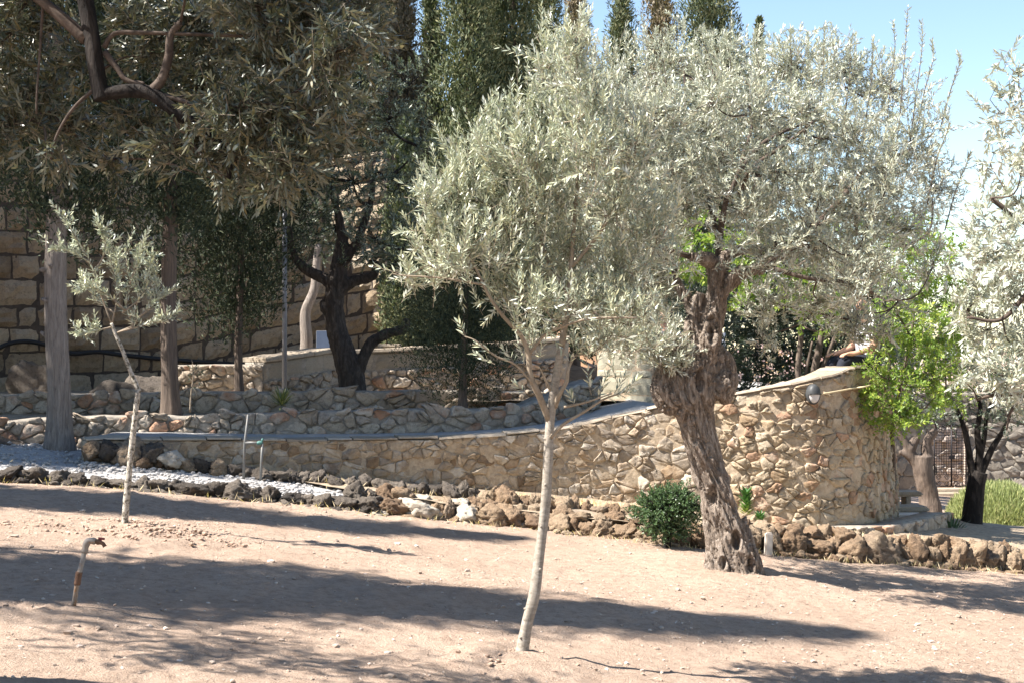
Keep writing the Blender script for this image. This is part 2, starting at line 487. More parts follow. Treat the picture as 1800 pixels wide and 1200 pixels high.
# ------------------------------------------------------------------ ground
MOUNDS = [(0.03, 7.38, 0.32, 0.035), (-2.95, 10.7, 0.7, 0.07), (1.92, 11.95, 0.75, 0.06), (-2.3, 7.35, 0.28, 0.03)]


def gz(x, y):
    x = np.asarray(x, float); y = np.asarray(y, float)
    p = np.stack([np.ravel(x), np.ravel(y), np.zeros(np.size(x))], 1)
    z = g0(x, y)
    z = z + (0.035 * vnoise(p * 0.55, 3) + 0.014 * vnoise(p * 2.3, 4)).reshape(np.shape(z))
    for (mx, my, mr, mh) in MOUNDS:
        z = z + mh * np.exp(-((x - mx) ** 2 + (y - my) ** 2) / (mr * mr))
    return z


def build_ground():
    def axis(lo, hi, step, far0, far1):
        a = [np.arange(lo, hi, step)]
        k = step; x = hi; r = []
        while x < far1:
            r.append(x); k *= 1.25; x += k
        r.append(far1)
        k = step; x = lo; l = []
        while x > far0:
            k *= 1.25; x -= k
            l.append(max(x, far0))
        return np.unique(np.concatenate([np.array(l[::-1]), a[0], np.array(r)]))
    xs = axis(-6.5, 7.0, 0.045, -500, 500)
    ys = axis(5.2, 15.2, 0.045, -60, 900)
    X, Y = np.meshgrid(xs, ys)
    Z = gz(X, Y)
    p = np.stack([X.ravel(), Y.ravel(), np.zeros(X.size)], 1)
    fine = (0.007 * vnoise(p * 9, 5) + 0.005 * vnoise(p * 19, 6)).reshape(X.shape)
    for (mx, my, mr, mh) in MOUNDS[:2]:
        w = np.exp(-((X - mx) ** 2 + (Y - my) ** 2) / (mr * mr * 1.4))
        fine = fine + w * (0.03 * vnoise(p * 11, 8)).reshape(X.shape)
    rg_ = np.random.default_rng(44)
    for _ in range(260):                                              # footprints and scuffs
        fx, fy = rg_.uniform(-4, 5), rg_.uniform(5.6, 13.5); an_ = rg_.uniform(0, 3.14); la, lb = rg_.uniform(.08, .15), rg_.uniform(.035, .07)
        i0, i1 = np.searchsorted(xs, (fx - .4, fx + .4)); j0, j1 = np.searchsorted(ys, (fy - .4, fy + .4))
        dx = X[j0:j1, i0:i1] - fx; dy = Y[j0:j1, i0:i1] - fy
        u_ = (dx * math.cos(an_) + dy * math.sin(an_)) / la; v_ = (-dx * math.sin(an_) + dy * math.cos(an_)) / lb
        q_ = u_ * u_ + v_ * v_
        fine[j0:j1, i0:i1] += -.014 * np.exp(-q_) + .008 * np.exp(-((np.sqrt(q_) - 1.5) / .4) ** 2)
    Z = Z + fine
    nx = len(xs)
    v = np.stack([X.ravel(), Y.ravel(), Z.ravel()], 1)
    i = (np.arange(len(ys) - 1)[:, None] * nx + np.arange(nx - 1)[None]).ravel()
    mb = MB(); mb.add(v, None, np.stack([i, i + 1, i + 1 + nx, i + nx], 1))
    tag(mb.obj('ground', M['ground']), kind='structure')


build_ground()


def sheet(name, A, B, za, zb, mat, nv=14, amp=0.015, seed=1, kind='structure', skirt=None):
    """a strip of surface between plan curves A and B (N,2) with edge heights za, zb"""
    N = len(A); t = np.linspace(0, 1, nv)[None, :, None]
    XY = A[:, None] * (1 - t) + B[:, None] * t
    Z = np.asarray(za)[:, None] * (1 - t[..., 0]) + np.asarray(zb)[:, None] * t[..., 0]
    v = np.concatenate([XY, Z[..., None]], 2).reshape(-1, 3)
    v[:, 2] += amp * fbm(v * np.array([3, 3, 0]), seed, 4)
    i = (np.arange(N - 1)[:, None] * nv + np.arange(nv - 1)[None]).ravel()
    mb = MB(); mb.add(v, None, np.stack([i, i + nv, i + nv + 1, i + 1], 1))
    return tag(mb.obj(name, mat), kind=kind)


# ------------------------------------------------------------------ walls
class Plan:
    """plan curve of a wall with arc length; normal points to the camera side"""
    def __init__(self, pts, n=400):
        p = spline(np.asarray(pts, float), n)
        d = np.r_[0, np.cumsum(np.linalg.norm(np.diff(p, axis=0), axis=1))]
        self.p = p; self.s = d; self.L = d[-1]
        t = nrm(np.gradient(p, axis=0)); self.t = t
        self.nn = np.stack([t[:, 1], -t[:, 0]], 1)

    def pos(self, s):
        s = np.asarray(s, float)
        return np.stack([np.interp(s, self.s, self.p[:, k]) for k in (0, 1)], -1)

    def nor(self, s):
        s = np.asarray(s, float)
        return nrm(np.stack([np.interp(s, self.s, self.nn[:, k]) for k in (0, 1)], -1))

    def s_at_px(self, px):
        q = self.p[:, 0] / self.p[:, 1] * FPX + 900
        return float(self.s[int(np.argmin(np.abs(q - px)))])

    def map(self, s, z, dep):
        s = np.asarray(s, float)
        xy = self.pos(s) + self.nor(s) * np.asarray(dep, float)[..., None]
        return np.concatenate([xy, np.asarray(z, float)[..., None]], -1)


def clip_poly(poly, a, b, c):
    """keep a*x+b*y<=c"""
    out = []; n = len(poly)
    for i in range(n):
        p = poly[i]; q = poly[(i + 1) % n]
        dp = a * p[0] + b * p[1] - c; dq = a * q[0] + b * q[1] - c
        if dp <= 0: out.append(p)
        if (dp < 0 < dq) or (dq < 0 < dp):
            t = dp / (dp - dq)
            out.append((p[0] + t * (q[0] - p[0]), p[1] + t * (q[1] - p[1])))
    return out


def rubble_cells(s0, s1, zlo, zhi, sw, sh, rng, drop=0.2, jit=0.55):
    """Voronoi cells of jittered courses; returns seeds and polygons in (s,z)"""
    k = sw / sh
    pts = []
    r = 0; z = zlo - sh * 0.5
    while z < zhi + sh:
        off = (r % 2) * 0.5 * sw + rng.uniform(-.2, .2) * sw
        s = s0 - sw + off
        while s < s1 + sw:
            if rng.random() > drop:
                pts.append((s + rng.normal() * sw * jit * .7, (z + rng.normal() * sh * jit * .7) * k))
                if rng.random() < 0.22:
                    pts.append((s + rng.normal() * sw * .4, (z + rng.normal() * sh * .4) * k))
            s += sw * rng.uniform(.75, 1.3)
        z += sh * rng.uniform(.8, 1.2); r += 1
    P = np.array(pts)
    cells = []
    for i in range(len(P)):
        c = P[i]
        if c[0] < s0 or c[0] > s1 or c[1] / k < zlo - sh * .3 or c[1] / k > zhi + sh * .3: continue
        d2 = np.sum((P - c) ** 2, 1)
        nb = np.argsort(d2)[1:22]
        poly = [(c[0] - 2.2 * sw, c[1] - 2.2 * sw), (c[0] + 2.2 * sw, c[1] - 2.2 * sw), (c[0] + 2.2 * sw, c[1] + 2.2 * sw), (c[0] - 2.2 * sw, c[1] + 2.2 * sw)]
        for j in nb:
            q = P[j]
            a, b = q[0] - c[0], q[1] - c[1]
            poly = clip_poly(poly, a, b, a * (q[0] + c[0]) / 2 + b * (q[1] + c[1]) / 2)
            if len(poly) < 3: break
        if len(poly) >= 3:
            cells.append([(p[0], p[1] / k) for p in poly])
    return cells


def poly_area(p):
    p = np.asarray(p); x, y = p[:, 0], p[:, 1]
    return 0.5 * abs(np.sum(x * np.roll(y, -1) - y * np.roll(x, -1)))


def stone_from_poly(plan, poly, rng, gap, dep, batter=None, back=-0.04, cut=(.05, .20)):
    p = np.asarray(poly); c = p.mean(0)
    rad = math.sqrt(poly_area(p) / math.pi)
    if rad < 0.03: return None
    p = c + (p - c) * max(0.55, 1 - gap / rad)
    q = []                                                # cut the corners a little
    n = len(p)
    for i in range(n):
        a, b = p[i], p[(i + 1) % n]
        f = rng.uniform(*cut)
        q += [a + (b - a) * f]
        e_ = np.linalg.norm(b - a)
        if e_ > rad * .7:
            nn_ = np.array([b[1] - a[1], a[0] - b[0]]) / e_
            q += [a + (b - a) * rng.uniform(.4, .6) + nn_ * rng.uniform(-.13, .05) * rad]
        q += [a + (b - a) * (1 - f)]
    q = np.array(q)
    q = q + rng.normal(size=q.shape) * rad * 0.05
    n = len(q)
    tilt = rng.normal(size=2) * 0.09
    dd = dep * rng.uniform(.15, 1.6)
    def ring(f, d, rough):
        w = c + (q - c) * f
        return w, d + ((w - c) @ tilt) + rng.normal(size=n) * rough
    r0, d0 = ring(1.0, 0, 0); d0 = np.full(n, back)
    r1, d1 = ring(0.99, dd * .70, dd * .12)
    r2, d2 = ring(0.93, dd * 1.0, dd * .18)
    r3, d3 = ring(0.50, dd * 1.02, dd * .22)
    S = np.concatenate([r0, r1, r2, r3, [c]]); Dp = np.concatenate([d0, d1, d2, d3, [dd * rng.uniform(.95, 1.2)]])
    if batter is not None: Dp = Dp + batter(S[:, 0], S[:, 1])
    v = plan.map(S[:, 0], S[:, 1], Dp)
    j = np.arange(n); jn = (j + 1) % n
    f4 = np.concatenate([np.stack([k * n + j, k * n + jn, (k + 1) * n + jn, (k + 1) * n + j], 1) for k in range(3)])
    f3 = np.stack([3 * n + j, 3 * n + jn, np.full(n, 4 * n)], 1)
    return v, f3, f4


def fix_winding(v, f3, f4, plan=None):
    return v, f3, f4


def rubble(parent, plan, zb, zt, s0, s1, sw, sh, mat, rng, gap=0.012, dep=0.045, batter=None, drop=0.2, hole=None, name='stone', limit=300, back=-0.04, cut=(.05, .20)):
    """stones laid in the face of a wall: each a part of its own"""
    zlo = min(zb(s) for s in np.linspace(s0, s1, 40)); zhi = max(zt(s) for s in np.linspace(s0, s1, 40))
    cells = rubble_cells(s0, s1, zlo, zhi, sw, sh, rng, drop)
    stones = []
    for poly in cells:
        c = np.mean(poly, 0)
        if c[1] < zb(c[0]) - sh * .4 or c[1] > zt(c[0]) + sh * .4: continue
        e = 0.05
        for fn, sg in ((zt, 1), (zb, -1)):
            z0 = fn(c[0]); m = (fn(c[0] + e) - fn(c[0] - e)) / (2 * e)
            poly = clip_poly(poly, -m * sg, sg, sg * (z0 - m * c[0]))
            if len(poly) < 3: break
        if len(poly) < 3: continue
        poly = clip_poly(poly, 1, 0, s1)
        poly = clip_poly(poly, -1, 0, -s0) if len(poly) >= 3 else poly
        if len(poly) < 3: continue
        if hole is not None and hole(np.mean(poly, 0)): continue
        # keep one turning direction
        pa = np.asarray(poly)
        if np.sum(pa[:, 0] * np.roll(pa[:, 1], -1) - pa[:, 1] * np.roll(pa[:, 0], -1)) < 0: poly = poly[::-1]
        st = stone_from_poly(plan, poly, rng, gap, dep, batter, back, cut)
        if st is not None: stones.append((poly_area(poly), st))
    stones.sort(key=lambda t: -t[0])
    rest = MB()
    for k, (_, (v, f3, f4)) in enumerate(stones):
        if k < limit:
            mb = MB(); mb.add(v, f3, f4)
            mb.obj(name, mat, parent, origin=v.mean(0))
        else:
            rest.add(v, f3, f4)
    if rest.n: tag(rest.obj('small_stones', mat, parent), kind='stuff')
    return len(stones)


def wall_core(parent, plan, zb, zt, s0, s1, mat, thick=0.35, batter=None, seed=2, name='mortar', amp=0.012, rag=0.0, flush=0.0):
    """the mortar and fill behind the stones, a closed body"""
    n = max(8, int((s1 - s0) / 0.04)); nz = 22
    s = np.linspace(s0, s1, n)
    zbv = np.array([zb(x) for x in s]) - 0.12; ztv = np.array([zt(x) for x in s])
    if rag: ztv = ztv + rag * fbm(np.stack([s * 4, s * 0, s * 0], 1), seed + 9, 3)
    t = np.linspace(0, 1, nz)
    S = np.repeat(s, nz); Z = (zbv[:, None] * (1 - t) + ztv[:, None] * t).ravel()
    D = amp * fbm(np.stack([S * 9, Z * 9, S * 0], 1), seed, 3)
    D = np.where(np.tile(np.arange(nz) == nz - 1, n), -0.012, D)
    if batter is not None: D = D + batter(S, Z)
    D = D + flush * (np.tile(np.arange(nz) < nz - 1, n))
    front = plan.map(S, Z, D)
    backv = plan.map(S, Z, np.full(len(S), -thick))
    mb = MB()
    v = np.concatenate([front, backv]); o = n * nz
    i = (np.arange(n - 1)[:, None] * nz + np.arange(nz - 1)[None]).ravel()
    f = [np.stack([i, i + nz, i + nz + 1, i + 1], 1), np.stack([o + i, o + i + 1, o + i + nz + 1, o + i + nz], 1)]
    k = np.arange(n - 1) * nz + nz - 1
    f.append(np.stack([k, k + nz, o + k + nz, o + k], 1))
    for e in (0, (n - 1) * nz):
        z_ = e + np.arange(nz - 1)
        f.append(np.stack([z_, z_ + 1, o + z_ + 1, o + z_], 1))
    mb.add(v, None, np.concatenate(f))
    return mb.obj(name, mat, parent)


def coping(parent, plan, zt, s0, s1, mat, rng, thick=0.05, over=0.03, depth=0.36, slab=0.6, name='coping_slab', batter=None, gap=0.008, wob=0.006):
    s = s0
    while s < s1 - 0.05:
        e = min(s1, s + slab * rng.uniform(.7, 1.3))
        if s1 - e < slab * .3: e = s1
        n = max(3, int((e - s) / 0.12)); ss = np.linspace(s + gap, e - gap, n)
        z1 = np.array([zt(x) for x in ss]); dz = rng.uniform(-wob, wob); do = rng.uniform(-wob, wob)
        b = np.zeros(n) if batter is None else batter(ss, z1)
        b = b * 0
        prof = [(over + do, 0.004), (over + do + .004, thick * .35), (over + do - .006, thick * .85), (over + do - .02, thick), (-depth, thick), (-depth, 0.004)]
        v = np.stack([plan.map(ss, z1 + h + dz, np.full(n, d) + b) for d, h in prof], 1)
        K = len(prof)
        v[:, :, 2] += 0.004 * rng.normal(size=(n, K)) * (np.arange(K) > 0)
        v = v.reshape(-1, 3)
        a = (np.arange(n - 1)[:, None] * K + np.arange(K)[None]).ravel(); c = (np.arange(n - 1)[:, None] * K + (np.arange(K)[None] + 1) % K).ravel()
        f4 = np.stack([a, a + K, c + K, c], 1)
        f3 = []
        for e_, base in ((0, 0), (1, (n - 1) * K)):
            for k in range(1, K - 1):
                f3.append([base, base + k, base + k + 1] if e_ == 0 else [base, base + k + 1, base + k])
        mb = MB(); mb.add(v, f3, f4)
        mb.obj(name, mat, parent, smooth=False, origin=v.mean(0))
        s = e


def ashlar(parent, plan, zb, zt, s0, s1, courses, bw, mat, rng, gap=0.012, dep=0.03, rough=0.012, name='block', skip=None, limit=300, jit=0.35):
    """squared blocks laid in courses; courses is a list of heights from zb up"""
    z = 0.0; cnt = 0
    for ch in courses:
        s = s0 - rng.uniform(0, bw)
        while s < s1:
            w = bw * rng.uniform(1 - jit, 1 + jit) * (1.0 if rng.random() > .2 else .55)
            a, b = max(s, s0), min(s + w, s1)
            s += w
            if b - a < 0.06: continue
            m = (a + b) / 2
            lo, hi = zb(m) + z, min(zb(m) + z + ch * rng.uniform(.97, 1.0), zt(m))
            if hi - lo < 0.05: continue
            if skip is not None and skip(m, (lo + hi) / 2): continue
            na = max(3, min(6, int((b - a) / .09))); nb = 4
            u = np.linspace(0, 1, na + 1); t = np.linspace(0, 1, nb + 1)
            U, T = np.meshgrid(u, t)
            sl = (zb(b) - zb(a))
            S = a + gap + U * (b - a - 2 * gap); Zz = lo + gap + T * (hi - lo - 2 * gap) + (U - .5) * sl
            edge = np.minimum(np.minimum(U, 1 - U) * (b - a), np.minimum(T, 1 - T) * (hi - lo))
            D = dep * rng.uniform(.5, 1.3) * np.clip(edge / 0.03, 0, 1) ** .6 + rng.normal(size=U.shape) * rough * (edge > 0)
            S = S + rng.normal(size=U.shape) * 0.006; Zz = Zz + rng.normal(size=U.shape) * 0.006
            fr = plan.map(S.ravel(), Zz.ravel(), D.ravel())
            n1 = na + 1
            i = (np.arange(nb)[:, None] * n1 + np.arange(na)[None]).ravel()
            f4 = [np.stack([i, i + 1, i + 1 + n1, i + n1], 1)]
            per = list(range(0, n1)) + [k * n1 + na for k in range(1, nb + 1)] + [nb * n1 + k for k in range(na - 1, -1, -1)] + [k * n1 for k in range(nb - 1, 0, -1)]
            bk = plan.map(S.ravel()[per], Zz.ravel()[per], np.full(len(per), -0.06))
            o = len(fr); j = np.arange(len(per)); jn = (j + 1) % len(per); per = np.array(per)
            f4.append(np.stack([per[j], o + j, o + jn, per[jn]], 1))
            v = np.concatenate([fr, bk])
            mb = MB(); mb.add(v, None, np.concatenate(f4))
            mb.obj(name, mat, parent, smooth=False, origin=v.mean(0)); cnt += 1
        z += ch
    return cnt


def interp_fn(xs, ys):
    xs = np.asarray(xs, float); ys = np.asarray(ys, float)
    o = np.argsort(xs); xs, ys = xs[o], ys[o]
    return lambda s: np.interp(s, xs, ys)


def zrow(py, d):
    return EYE + (600.0 - py) / FPX * d


def plan_px(lst):
    return Plan([((px - 900) / FPX * d, d) for px, d in lst])


# the long ramp wall and the round bastion share one plan curve
MAIN = plan_px([(150, 14.75), (300, 15.1), (560, 15.55), (900, 16.05), (1060, 16.15), (1240, 16.05), (1400, 15.95), (1490, 16.25), (1543, 17.2), (1558, 18.6), (1540, 20.2)])
mq = MAIN.p[:, 0] / MAIN.p[:, 1] * FPX + 900
mtop_px = [(150, 776), (175, 774), (560, 774), (760, 772), (900, 764), (980, 755), (1060, 738), (1180, 712), (1330, 686), (1400, 674), (1450, 663), (1474, 657), (1484, 649), (1560, 648), (1600, 648)]
mono = np.maximum.accumulate(mq)
def main_top_z(i):
    if mq[i] < mono[i] - 0.5 or MAIN.p[i, 1] > 17.3: return zrow(648, 16.7)
    return zrow(np.interp(mq[i], *zip(*mtop_px)), MAIN.p[i, 1])
_mt = np.array([main_top_z(i) for i in range(len(mq))])
MTOP = interp_fn(MAIN.s, _mt)
_mb = g0(MAIN.p[:, 0], MAIN.p[:, 1]) + 0.05
MBOT = interp_fn(MAIN.s, _mb)
S_SPLIT = MAIN.s_at_px(1236)
BATTER = lambda s, z: 0.07 * np.clip(np.array([MTOP(x) for x in np.ravel(s)]) - z, 0, 3) * np.clip((np.asarray(s) - S_SPLIT + 1.5) / 2, 0, 1)

r1 = np.random.default_rng(11)
w = thing('ramp_wall', (0, 16, MBOT(3)), 'long low tan rubble retaining wall with thin coping rising along the ramp', 'wall')
wall_core(w, MAIN, MBOT, MTOP, 0.0, S_SPLIT, M['mortar_sand'], 0.34, BATTER, amp=.018, flush=.006)
rubble(w, MAIN, MBOT, MTOP, 0.02, S_SPLIT, 0.150, 0.098, M['wall_ramp'], r1, 0.0045, 0.021, BATTER, 0.16)
coping(w, MAIN, MTOP, 0.0, S_SPLIT, M['coping'], r1, 0.026, 0.02, 0.34, 0.40, wob=.013)
w = thing('bastion_wall', (3.4, 16, MBOT(S_SPLIT + 1)), 'tall rounded tan rubble bastion wall carrying the bulkhead lamp', 'wall')
wall_core(w, MAIN, MBOT, MTOP, S_SPLIT, MAIN.L, M['mortar_sand'], 0.34, BATTER, 5, amp=.020, flush=.008)
rubble(w, MAIN, MBOT, lambda s: MTOP(s) - 0.02, S_SPLIT + .0, MAIN.L - 1.2, 0.132, 0.100, M['wall_bastion'], r1, 0.0045, 0.027, BATTER, 0.14)
coping(w, MAIN, MTOP, S_SPLIT, MAIN.L, M['coping'], r1, 0.028, 0.02, 0.36, 0.35, wob=.010)

# terrace walls behind
T2 = plan_px([(-350, 15.9), (0, 16.2), (330, 16.6), (640, 16.95), (900, 17.6), (1000, 18.1), (1056, 18.5)])
def px_top(plan, table):
    q = plan.p[:, 0] / plan.p[:, 1] * FPX + 900
    return interp_fn(plan.s, [zrow(np.interp(a, *zip(*table)), d) for a, d in zip(q, plan.p[:, 1])])
T2T = px_top(T2, [(-350, 742), (0, 736), (120, 728), (330, 727), (640, 717), (900, 713), (950, 702), (1000, 684), (1056, 662)])
def ramp_z(x, y):
    s = np.interp(x, MAIN.p[:330, 0], MAIN.s[:330]); return MTOP(s) - 0.03
T2B = interp_fn(T2.s, [min(ramp_z(a, b), zrow(785, b)) - .02 if a < 0 else ramp_z(a, b) - .02 for a, b in T2.p])
r2 = np.random.default_rng(21)
w = thing('terrace_wall', (-2, 16.8, T2B(4)), 'low grey and rust rubble terrace wall running behind the ramp', 'wall', 'rubble terrace walls')
wall_core(w, T2, T2B, lambda s: T2T(s) - 0.03, 0.6, T2.L, M['mortar_grey'], 0.4, None, 12, 'mortar', 0.012, 0.02)
rag = lambda s: T2T(s) + 0.03 * math.sin(s * 7.1) + 0.02 * math.sin(s * 17.7)
rubble(w, T2, T2B, rag, 0.6, T2.L, 0.185, 0.135, M['wall_terrace'], r2, 0.008, 0.045, None, 0.18, cut=(.16, .30))

T3 = plan_px([(-250, 18.3), (0, 18.6), (300, 18.9), (560, 18.9), (760, 19.1), (980, 19.6)])
T3T = px_top(T3, [(-250, 692), (0, 690), (300, 686), (560, 684), (700, 682), (980, 684)])
T3B = lambda s: zrow(728, 18.9)
r3 = np.random.default_rng(31)
w = thing('terrace_wall', (-2, 19, zrow(722, 19)), 'shaded rubble terrace wall behind the spiky agave, second step up', 'wall', 'rubble terrace walls')
wall_core(w, T3, T3B, lambda s: T3T(s) - .03, 0, T3.L, M['mortar_grey'], 0.4, None, 15, 'mortar', 0.012, 0.02)
rubble(w, T3, T3B, lambda s: T3T(s) + 0.03 * math.sin(s * 6.3) + .02 * math.sin(s * 15.1), 0, T3.L, 0.185, 0.135, M['wall_terrace'], r3, 0.008, 0.045, None, 0.18, cut=(.16, .30))

T4 = plan_px([(463, 20.6), (530, 21.2), (600, 21.9), (720, 22.2), (850, 22.5), (1000, 23.0)])
T4T = px_top(T4, [(463, 637), (530, 628), (583, 619), (612, 622), (807, 613), (900, 608), (1000, 598)])
T4M = lambda s: T4T(s) - 0.26
T4B = lambda s: EYE - 0.86
w = thing('planter_wall', (-1, 22, EYE - .72), 'grey planter wall with dressed blocks over rubble and a pale overhanging coping', 'wall')
wall_core(w, T4, T4B, T4T, 0, T4.L, M['mortar_grey'], 0.4, None, 18)
rubble(w, T4, T4B, lambda s: T4M(s) - .01, 0, T4.L, 0.20, 0.15, M['wall_terrace'], r3, 0.010, 0.05, None, 0.16, cut=(.16, .30))
ashlar(w, T4, T4M, lambda s: T4T(s) - .005, 0, T4.L, [0.25], 0.55, M['dressed'], r3, 0.006, 0.02, 0.003)
coping(w, T4, T4T, 0, T4.L, M['coping'], r3, 0.07, 0.06, 0.46, 0.9)
TL = plan_px([(286, 20.4), (380, 20.45), (462, 20.5)])
TLT = px_top(TL, [(286, 642), (380, 640), (463, 641)])
w = thing('rubble_wall', (-4.4, 20.4, EYE - .72), 'dark low rubble wall joining the planter wall under the dangling conifer', 'wall')
wall_core(w, TL, T4B, TLT, 0, TL.L, M['mortar_grey'], 0.3, None, 19)
rubble(w, TL, T4B, TLT, 0, TL.L, 0.185, 0.135, M['wall_terrace'], r3, 0.008, 0.045, None, 0.18, cut=(.16, .30))

# cream block wall between ramp and plaza
CW = plan_px([(1050, 19.9), (1100, 19.4), (1150, 18.9)])
CWT = px_top(CW, [(1050, 600), (1150, 598)])
CWB = lambda s: zrow(728, 19.2)
w = thing('cream_block_wall', (1.6, 19.1, zrow(728, 19)), 'smooth cream wall of large sawn blocks left of the old olive trunk', 'wall')
wall_core(w, CW, CWB, lambda s: CWT(s) - .01, 0, CW.L, M['mortar_sand'], 0.45, None, 20)
ashlar(w, CW, CWB, CWT, 0, CW.L, [0.27, 0.23, 0.11, 0.25, 0.25], 0.55, M['cream'], r3, 0.004, 0.012, 0.001, limit=60)

# the ancient block wall
AW = plan_px([(-400, 21.0), (0, 22.6), (300, 24.0), (480, 25.4), (580, 25.7), (680, 25.5)])
AWB = interp_fn(AW.s, [zrow(np.interp(a / b * FPX + 900, [-400, 0, 280, 460, 680], [700, 700, 690, 650, 615]), b) for a, b in AW.p])
AWT = lambda s: AWB(s) + np.interp(s, [0, AW.L], [4.6, 3.6])
r4 = np.random.default_rng(41)
w = thing('ancient_wall', (-7, 24, AWB(4)), 'massive ancient wall of weathered tan ashlar blocks behind the cypress trunks', 'wall')
wall_core(w, AW, AWB, AWT, 0, AW.L, M['mortar_dark'], 0.9, None, 22, 'joint_fill', 0.02)
ashlar(w, AW, lambda s: AWB(s) - .05, AWT, 1.4, AW.L, [0.42, 0.36, 0.40, 0.34, 0.44, 0.40, 0.38, 0.42, 0.40, 0.44, 0.4], 0.50, M['wall_ancient'], r4, 0.016, 0.05, 0.014)

# ------------------------------------------------------------------ path, ramp, beds (surfaces)
def near_row_y(x):
    return np.interp(x, [-9, -4.9, -3.3, -1.69, 0, 1.56, 2.6, 4.13, 5.5, 9], [13.4, 13.45, 13.8, 14.0, 14.1, 13.95, 14.25, 14.65, 14.85, 15.2])
def row2_y(x):
    return np.interp(x, [-9, -3.9, -3, -2, -0.6, 0.6, 1.6, 3], [14.6, 14.7, 15.0, 14.95, 14.75, 14.75, 14.9, 15.2])
xa = np.linspace(-12, -0.2, 120)
A = np.stack([xa, near_row_y(xa) - 0.02], 1)
B = np.stack([xa, np.where(xa < -4.45, 16.4, row2_y(xa) + 0.15)], 1)
sheet('gravel_path', A, B, g0(A[:, 0], A[:, 1]) + .07, np.where(xa < -4.45, np.minimum(g0(B[:, 0], B[:, 1]) + .14, EYE - 1.08), g0(B[:, 0], B[:, 1]) + .14), M['gravel'], 16, 0.02)
xa = np.linspace(-4.4, 7.5, 140)
sM = np.interp(xa, MAIN.p[:330, 0], MAIN.s[:330])
yM = MAIN.pos(sM)[:, 1]
mixa = np.clip((xa + 2.3) / 1.3, 0, 1)
A = np.stack([xa, (row2_y(xa) - .02) * (1 - mixa) + (near_row_y(xa) + .02) * mixa], 1)
B = np.stack([xa, np.where(xa < 4.3, yM + .1, 19.0)], 1)
sheet('planting_bed', A, B, g0(A[:, 0], A[:, 1]) + .165, g0(B[:, 0], np.minimum(B[:, 1], 16.5)) + np.where(xa < 2, .20, .16), M['bed'], 22, 0.03, 4)
# ramp: from the path on the left up to the plaza on the right
sr = np.linspace(0.05, MAIN.s_at_px(1500), 160)
A = MAIN.pos(sr) - MAIN.nor(sr) * 0.30
B = np.stack([A[:, 0] * 1.02, np.interp(A[:, 0], T2.p[:, 0], T2.p[:, 1]) - .03], 1)
B[A[:, 0] > 1.05, 1] = np.interp(A[A[:, 0] > 1.05, 0], [1.05, 1.7, 2.2, 4.4], [20.2, 19.6, 27, 27])
zr = np.array([MTOP(x) for x in sr]) + 0.012 - np.interp(A[:, 0], [1.6, 2.4], [0, .3])
sheet('ramp', A, B, zr, zr - .02, M['concrete'], 18, 0.012, 6)
xa = np.linspace(-9, 1.3, 60)
A = np.stack([xa, np.interp(xa, T2.p[:, 0], T2.p[:, 1]) + .1], 1); B = np.stack([xa, np.full(60, 19.4)], 1)
zA = np.full(60, EYE - .95)
sheet('terrace_bed', A, B, zA, zA - .02, M['bed'], 14, 0.03, 7)
A = np.stack([np.linspace(-12, 1.6, 60), np.full(60, 19.1)], 1); B = np.stack([np.linspace(-12, 1.6, 60), np.full(60, 29.0)], 1)
sheet('upper_bed', A, B, np.full(60, EYE - .80), np.full(60, EYE - .80), M['bed'], 20, 0.03, 8)
A = np.stack([T4.p[::8, 0], T4.p[::8, 1] + .2], 1); B = A + np.array([0.5, 16])
sheet('upper_terrace', A, B, np.full(len(A), EYE - .26), np.full(len(A), EYE - .1), M['bed'], 20, 0.03, 9)

# ------------------------------------------------------------------ edging rocks and boulders
def rock_mesh(name, mat, seed, sx=1.0, sy=1.0, sz=1.0, sub=4, pit=0.24):
    bm = bmesh.new(); bmesh.ops.create_icosphere(bm, subdivisions=sub, radius=1.0)
    v = np.array([x.co[:] for x in bm.verts])
    d = nrm(v)
    rg = np.random.default_rng(seed)
    pn = nrm(rg.normal(size=(15, 3))); ph = rg.uniform(.62, 1.05, 15)
    cosv = d @ pn.T
    r0 = np.min(np.where(cosv > .12, ph / np.maximum(cosv, .12), 9), 1)         # broken facets
    v = d * np.minimum(r0, 1.35)[:, None]
    r = 1 + 0.12 * fbm(d * 1.6 + seed * 3.1, seed, 3) - pit * np.clip(np.abs(fbm(d * 3.2 + seed, seed + 5, 4)) * 2.6, 0, 1) + 0.09 * fbm(d * 9, seed + 9, 3)
    v = v * r[:, None] * np.array([sx, sy, sz])
    for x, c in zip(bm.verts, v): x.co = c
    me = bpy.data.meshes.new(name); bm.to_mesh(me); bm.free()
    me.polygons.foreach_set('use_smooth', np.ones(len(me.polygons), bool))
    me.materials.append(mat)
    return me


ROCKS = {k: [rock_mesh('rock', M[k], 50 + i * 7, 1.1 + .25 * math.sin(i * 2.1), 1.05, .85 + .12 * math.cos(i * 1.7)) for i in range(9)] for k in ('rock_dark', 'rock_tan', 'rock_white')}
rr = random.Random(5)


def place_rock(parent, kind, x, y, z, w, h, dpt=None, name='rock'):
    me = ROCKS[kind][rr.randrange(9)]
    o = bpy.data.objects.new(name, me); COL.objects.link(o)
    o.parent = parent
    o.location = np.array([x, y, z]) - parent_loc(parent)
    o.scale = (w / 2, (dpt or w * rr.uniform(.8, 1.1)) / 2, h / 2)
    o.rotation_euler = (rr.uniform(-.25, .25), rr.uniform(-.25, .25), rr.uniform(0, 6.28))
    return o


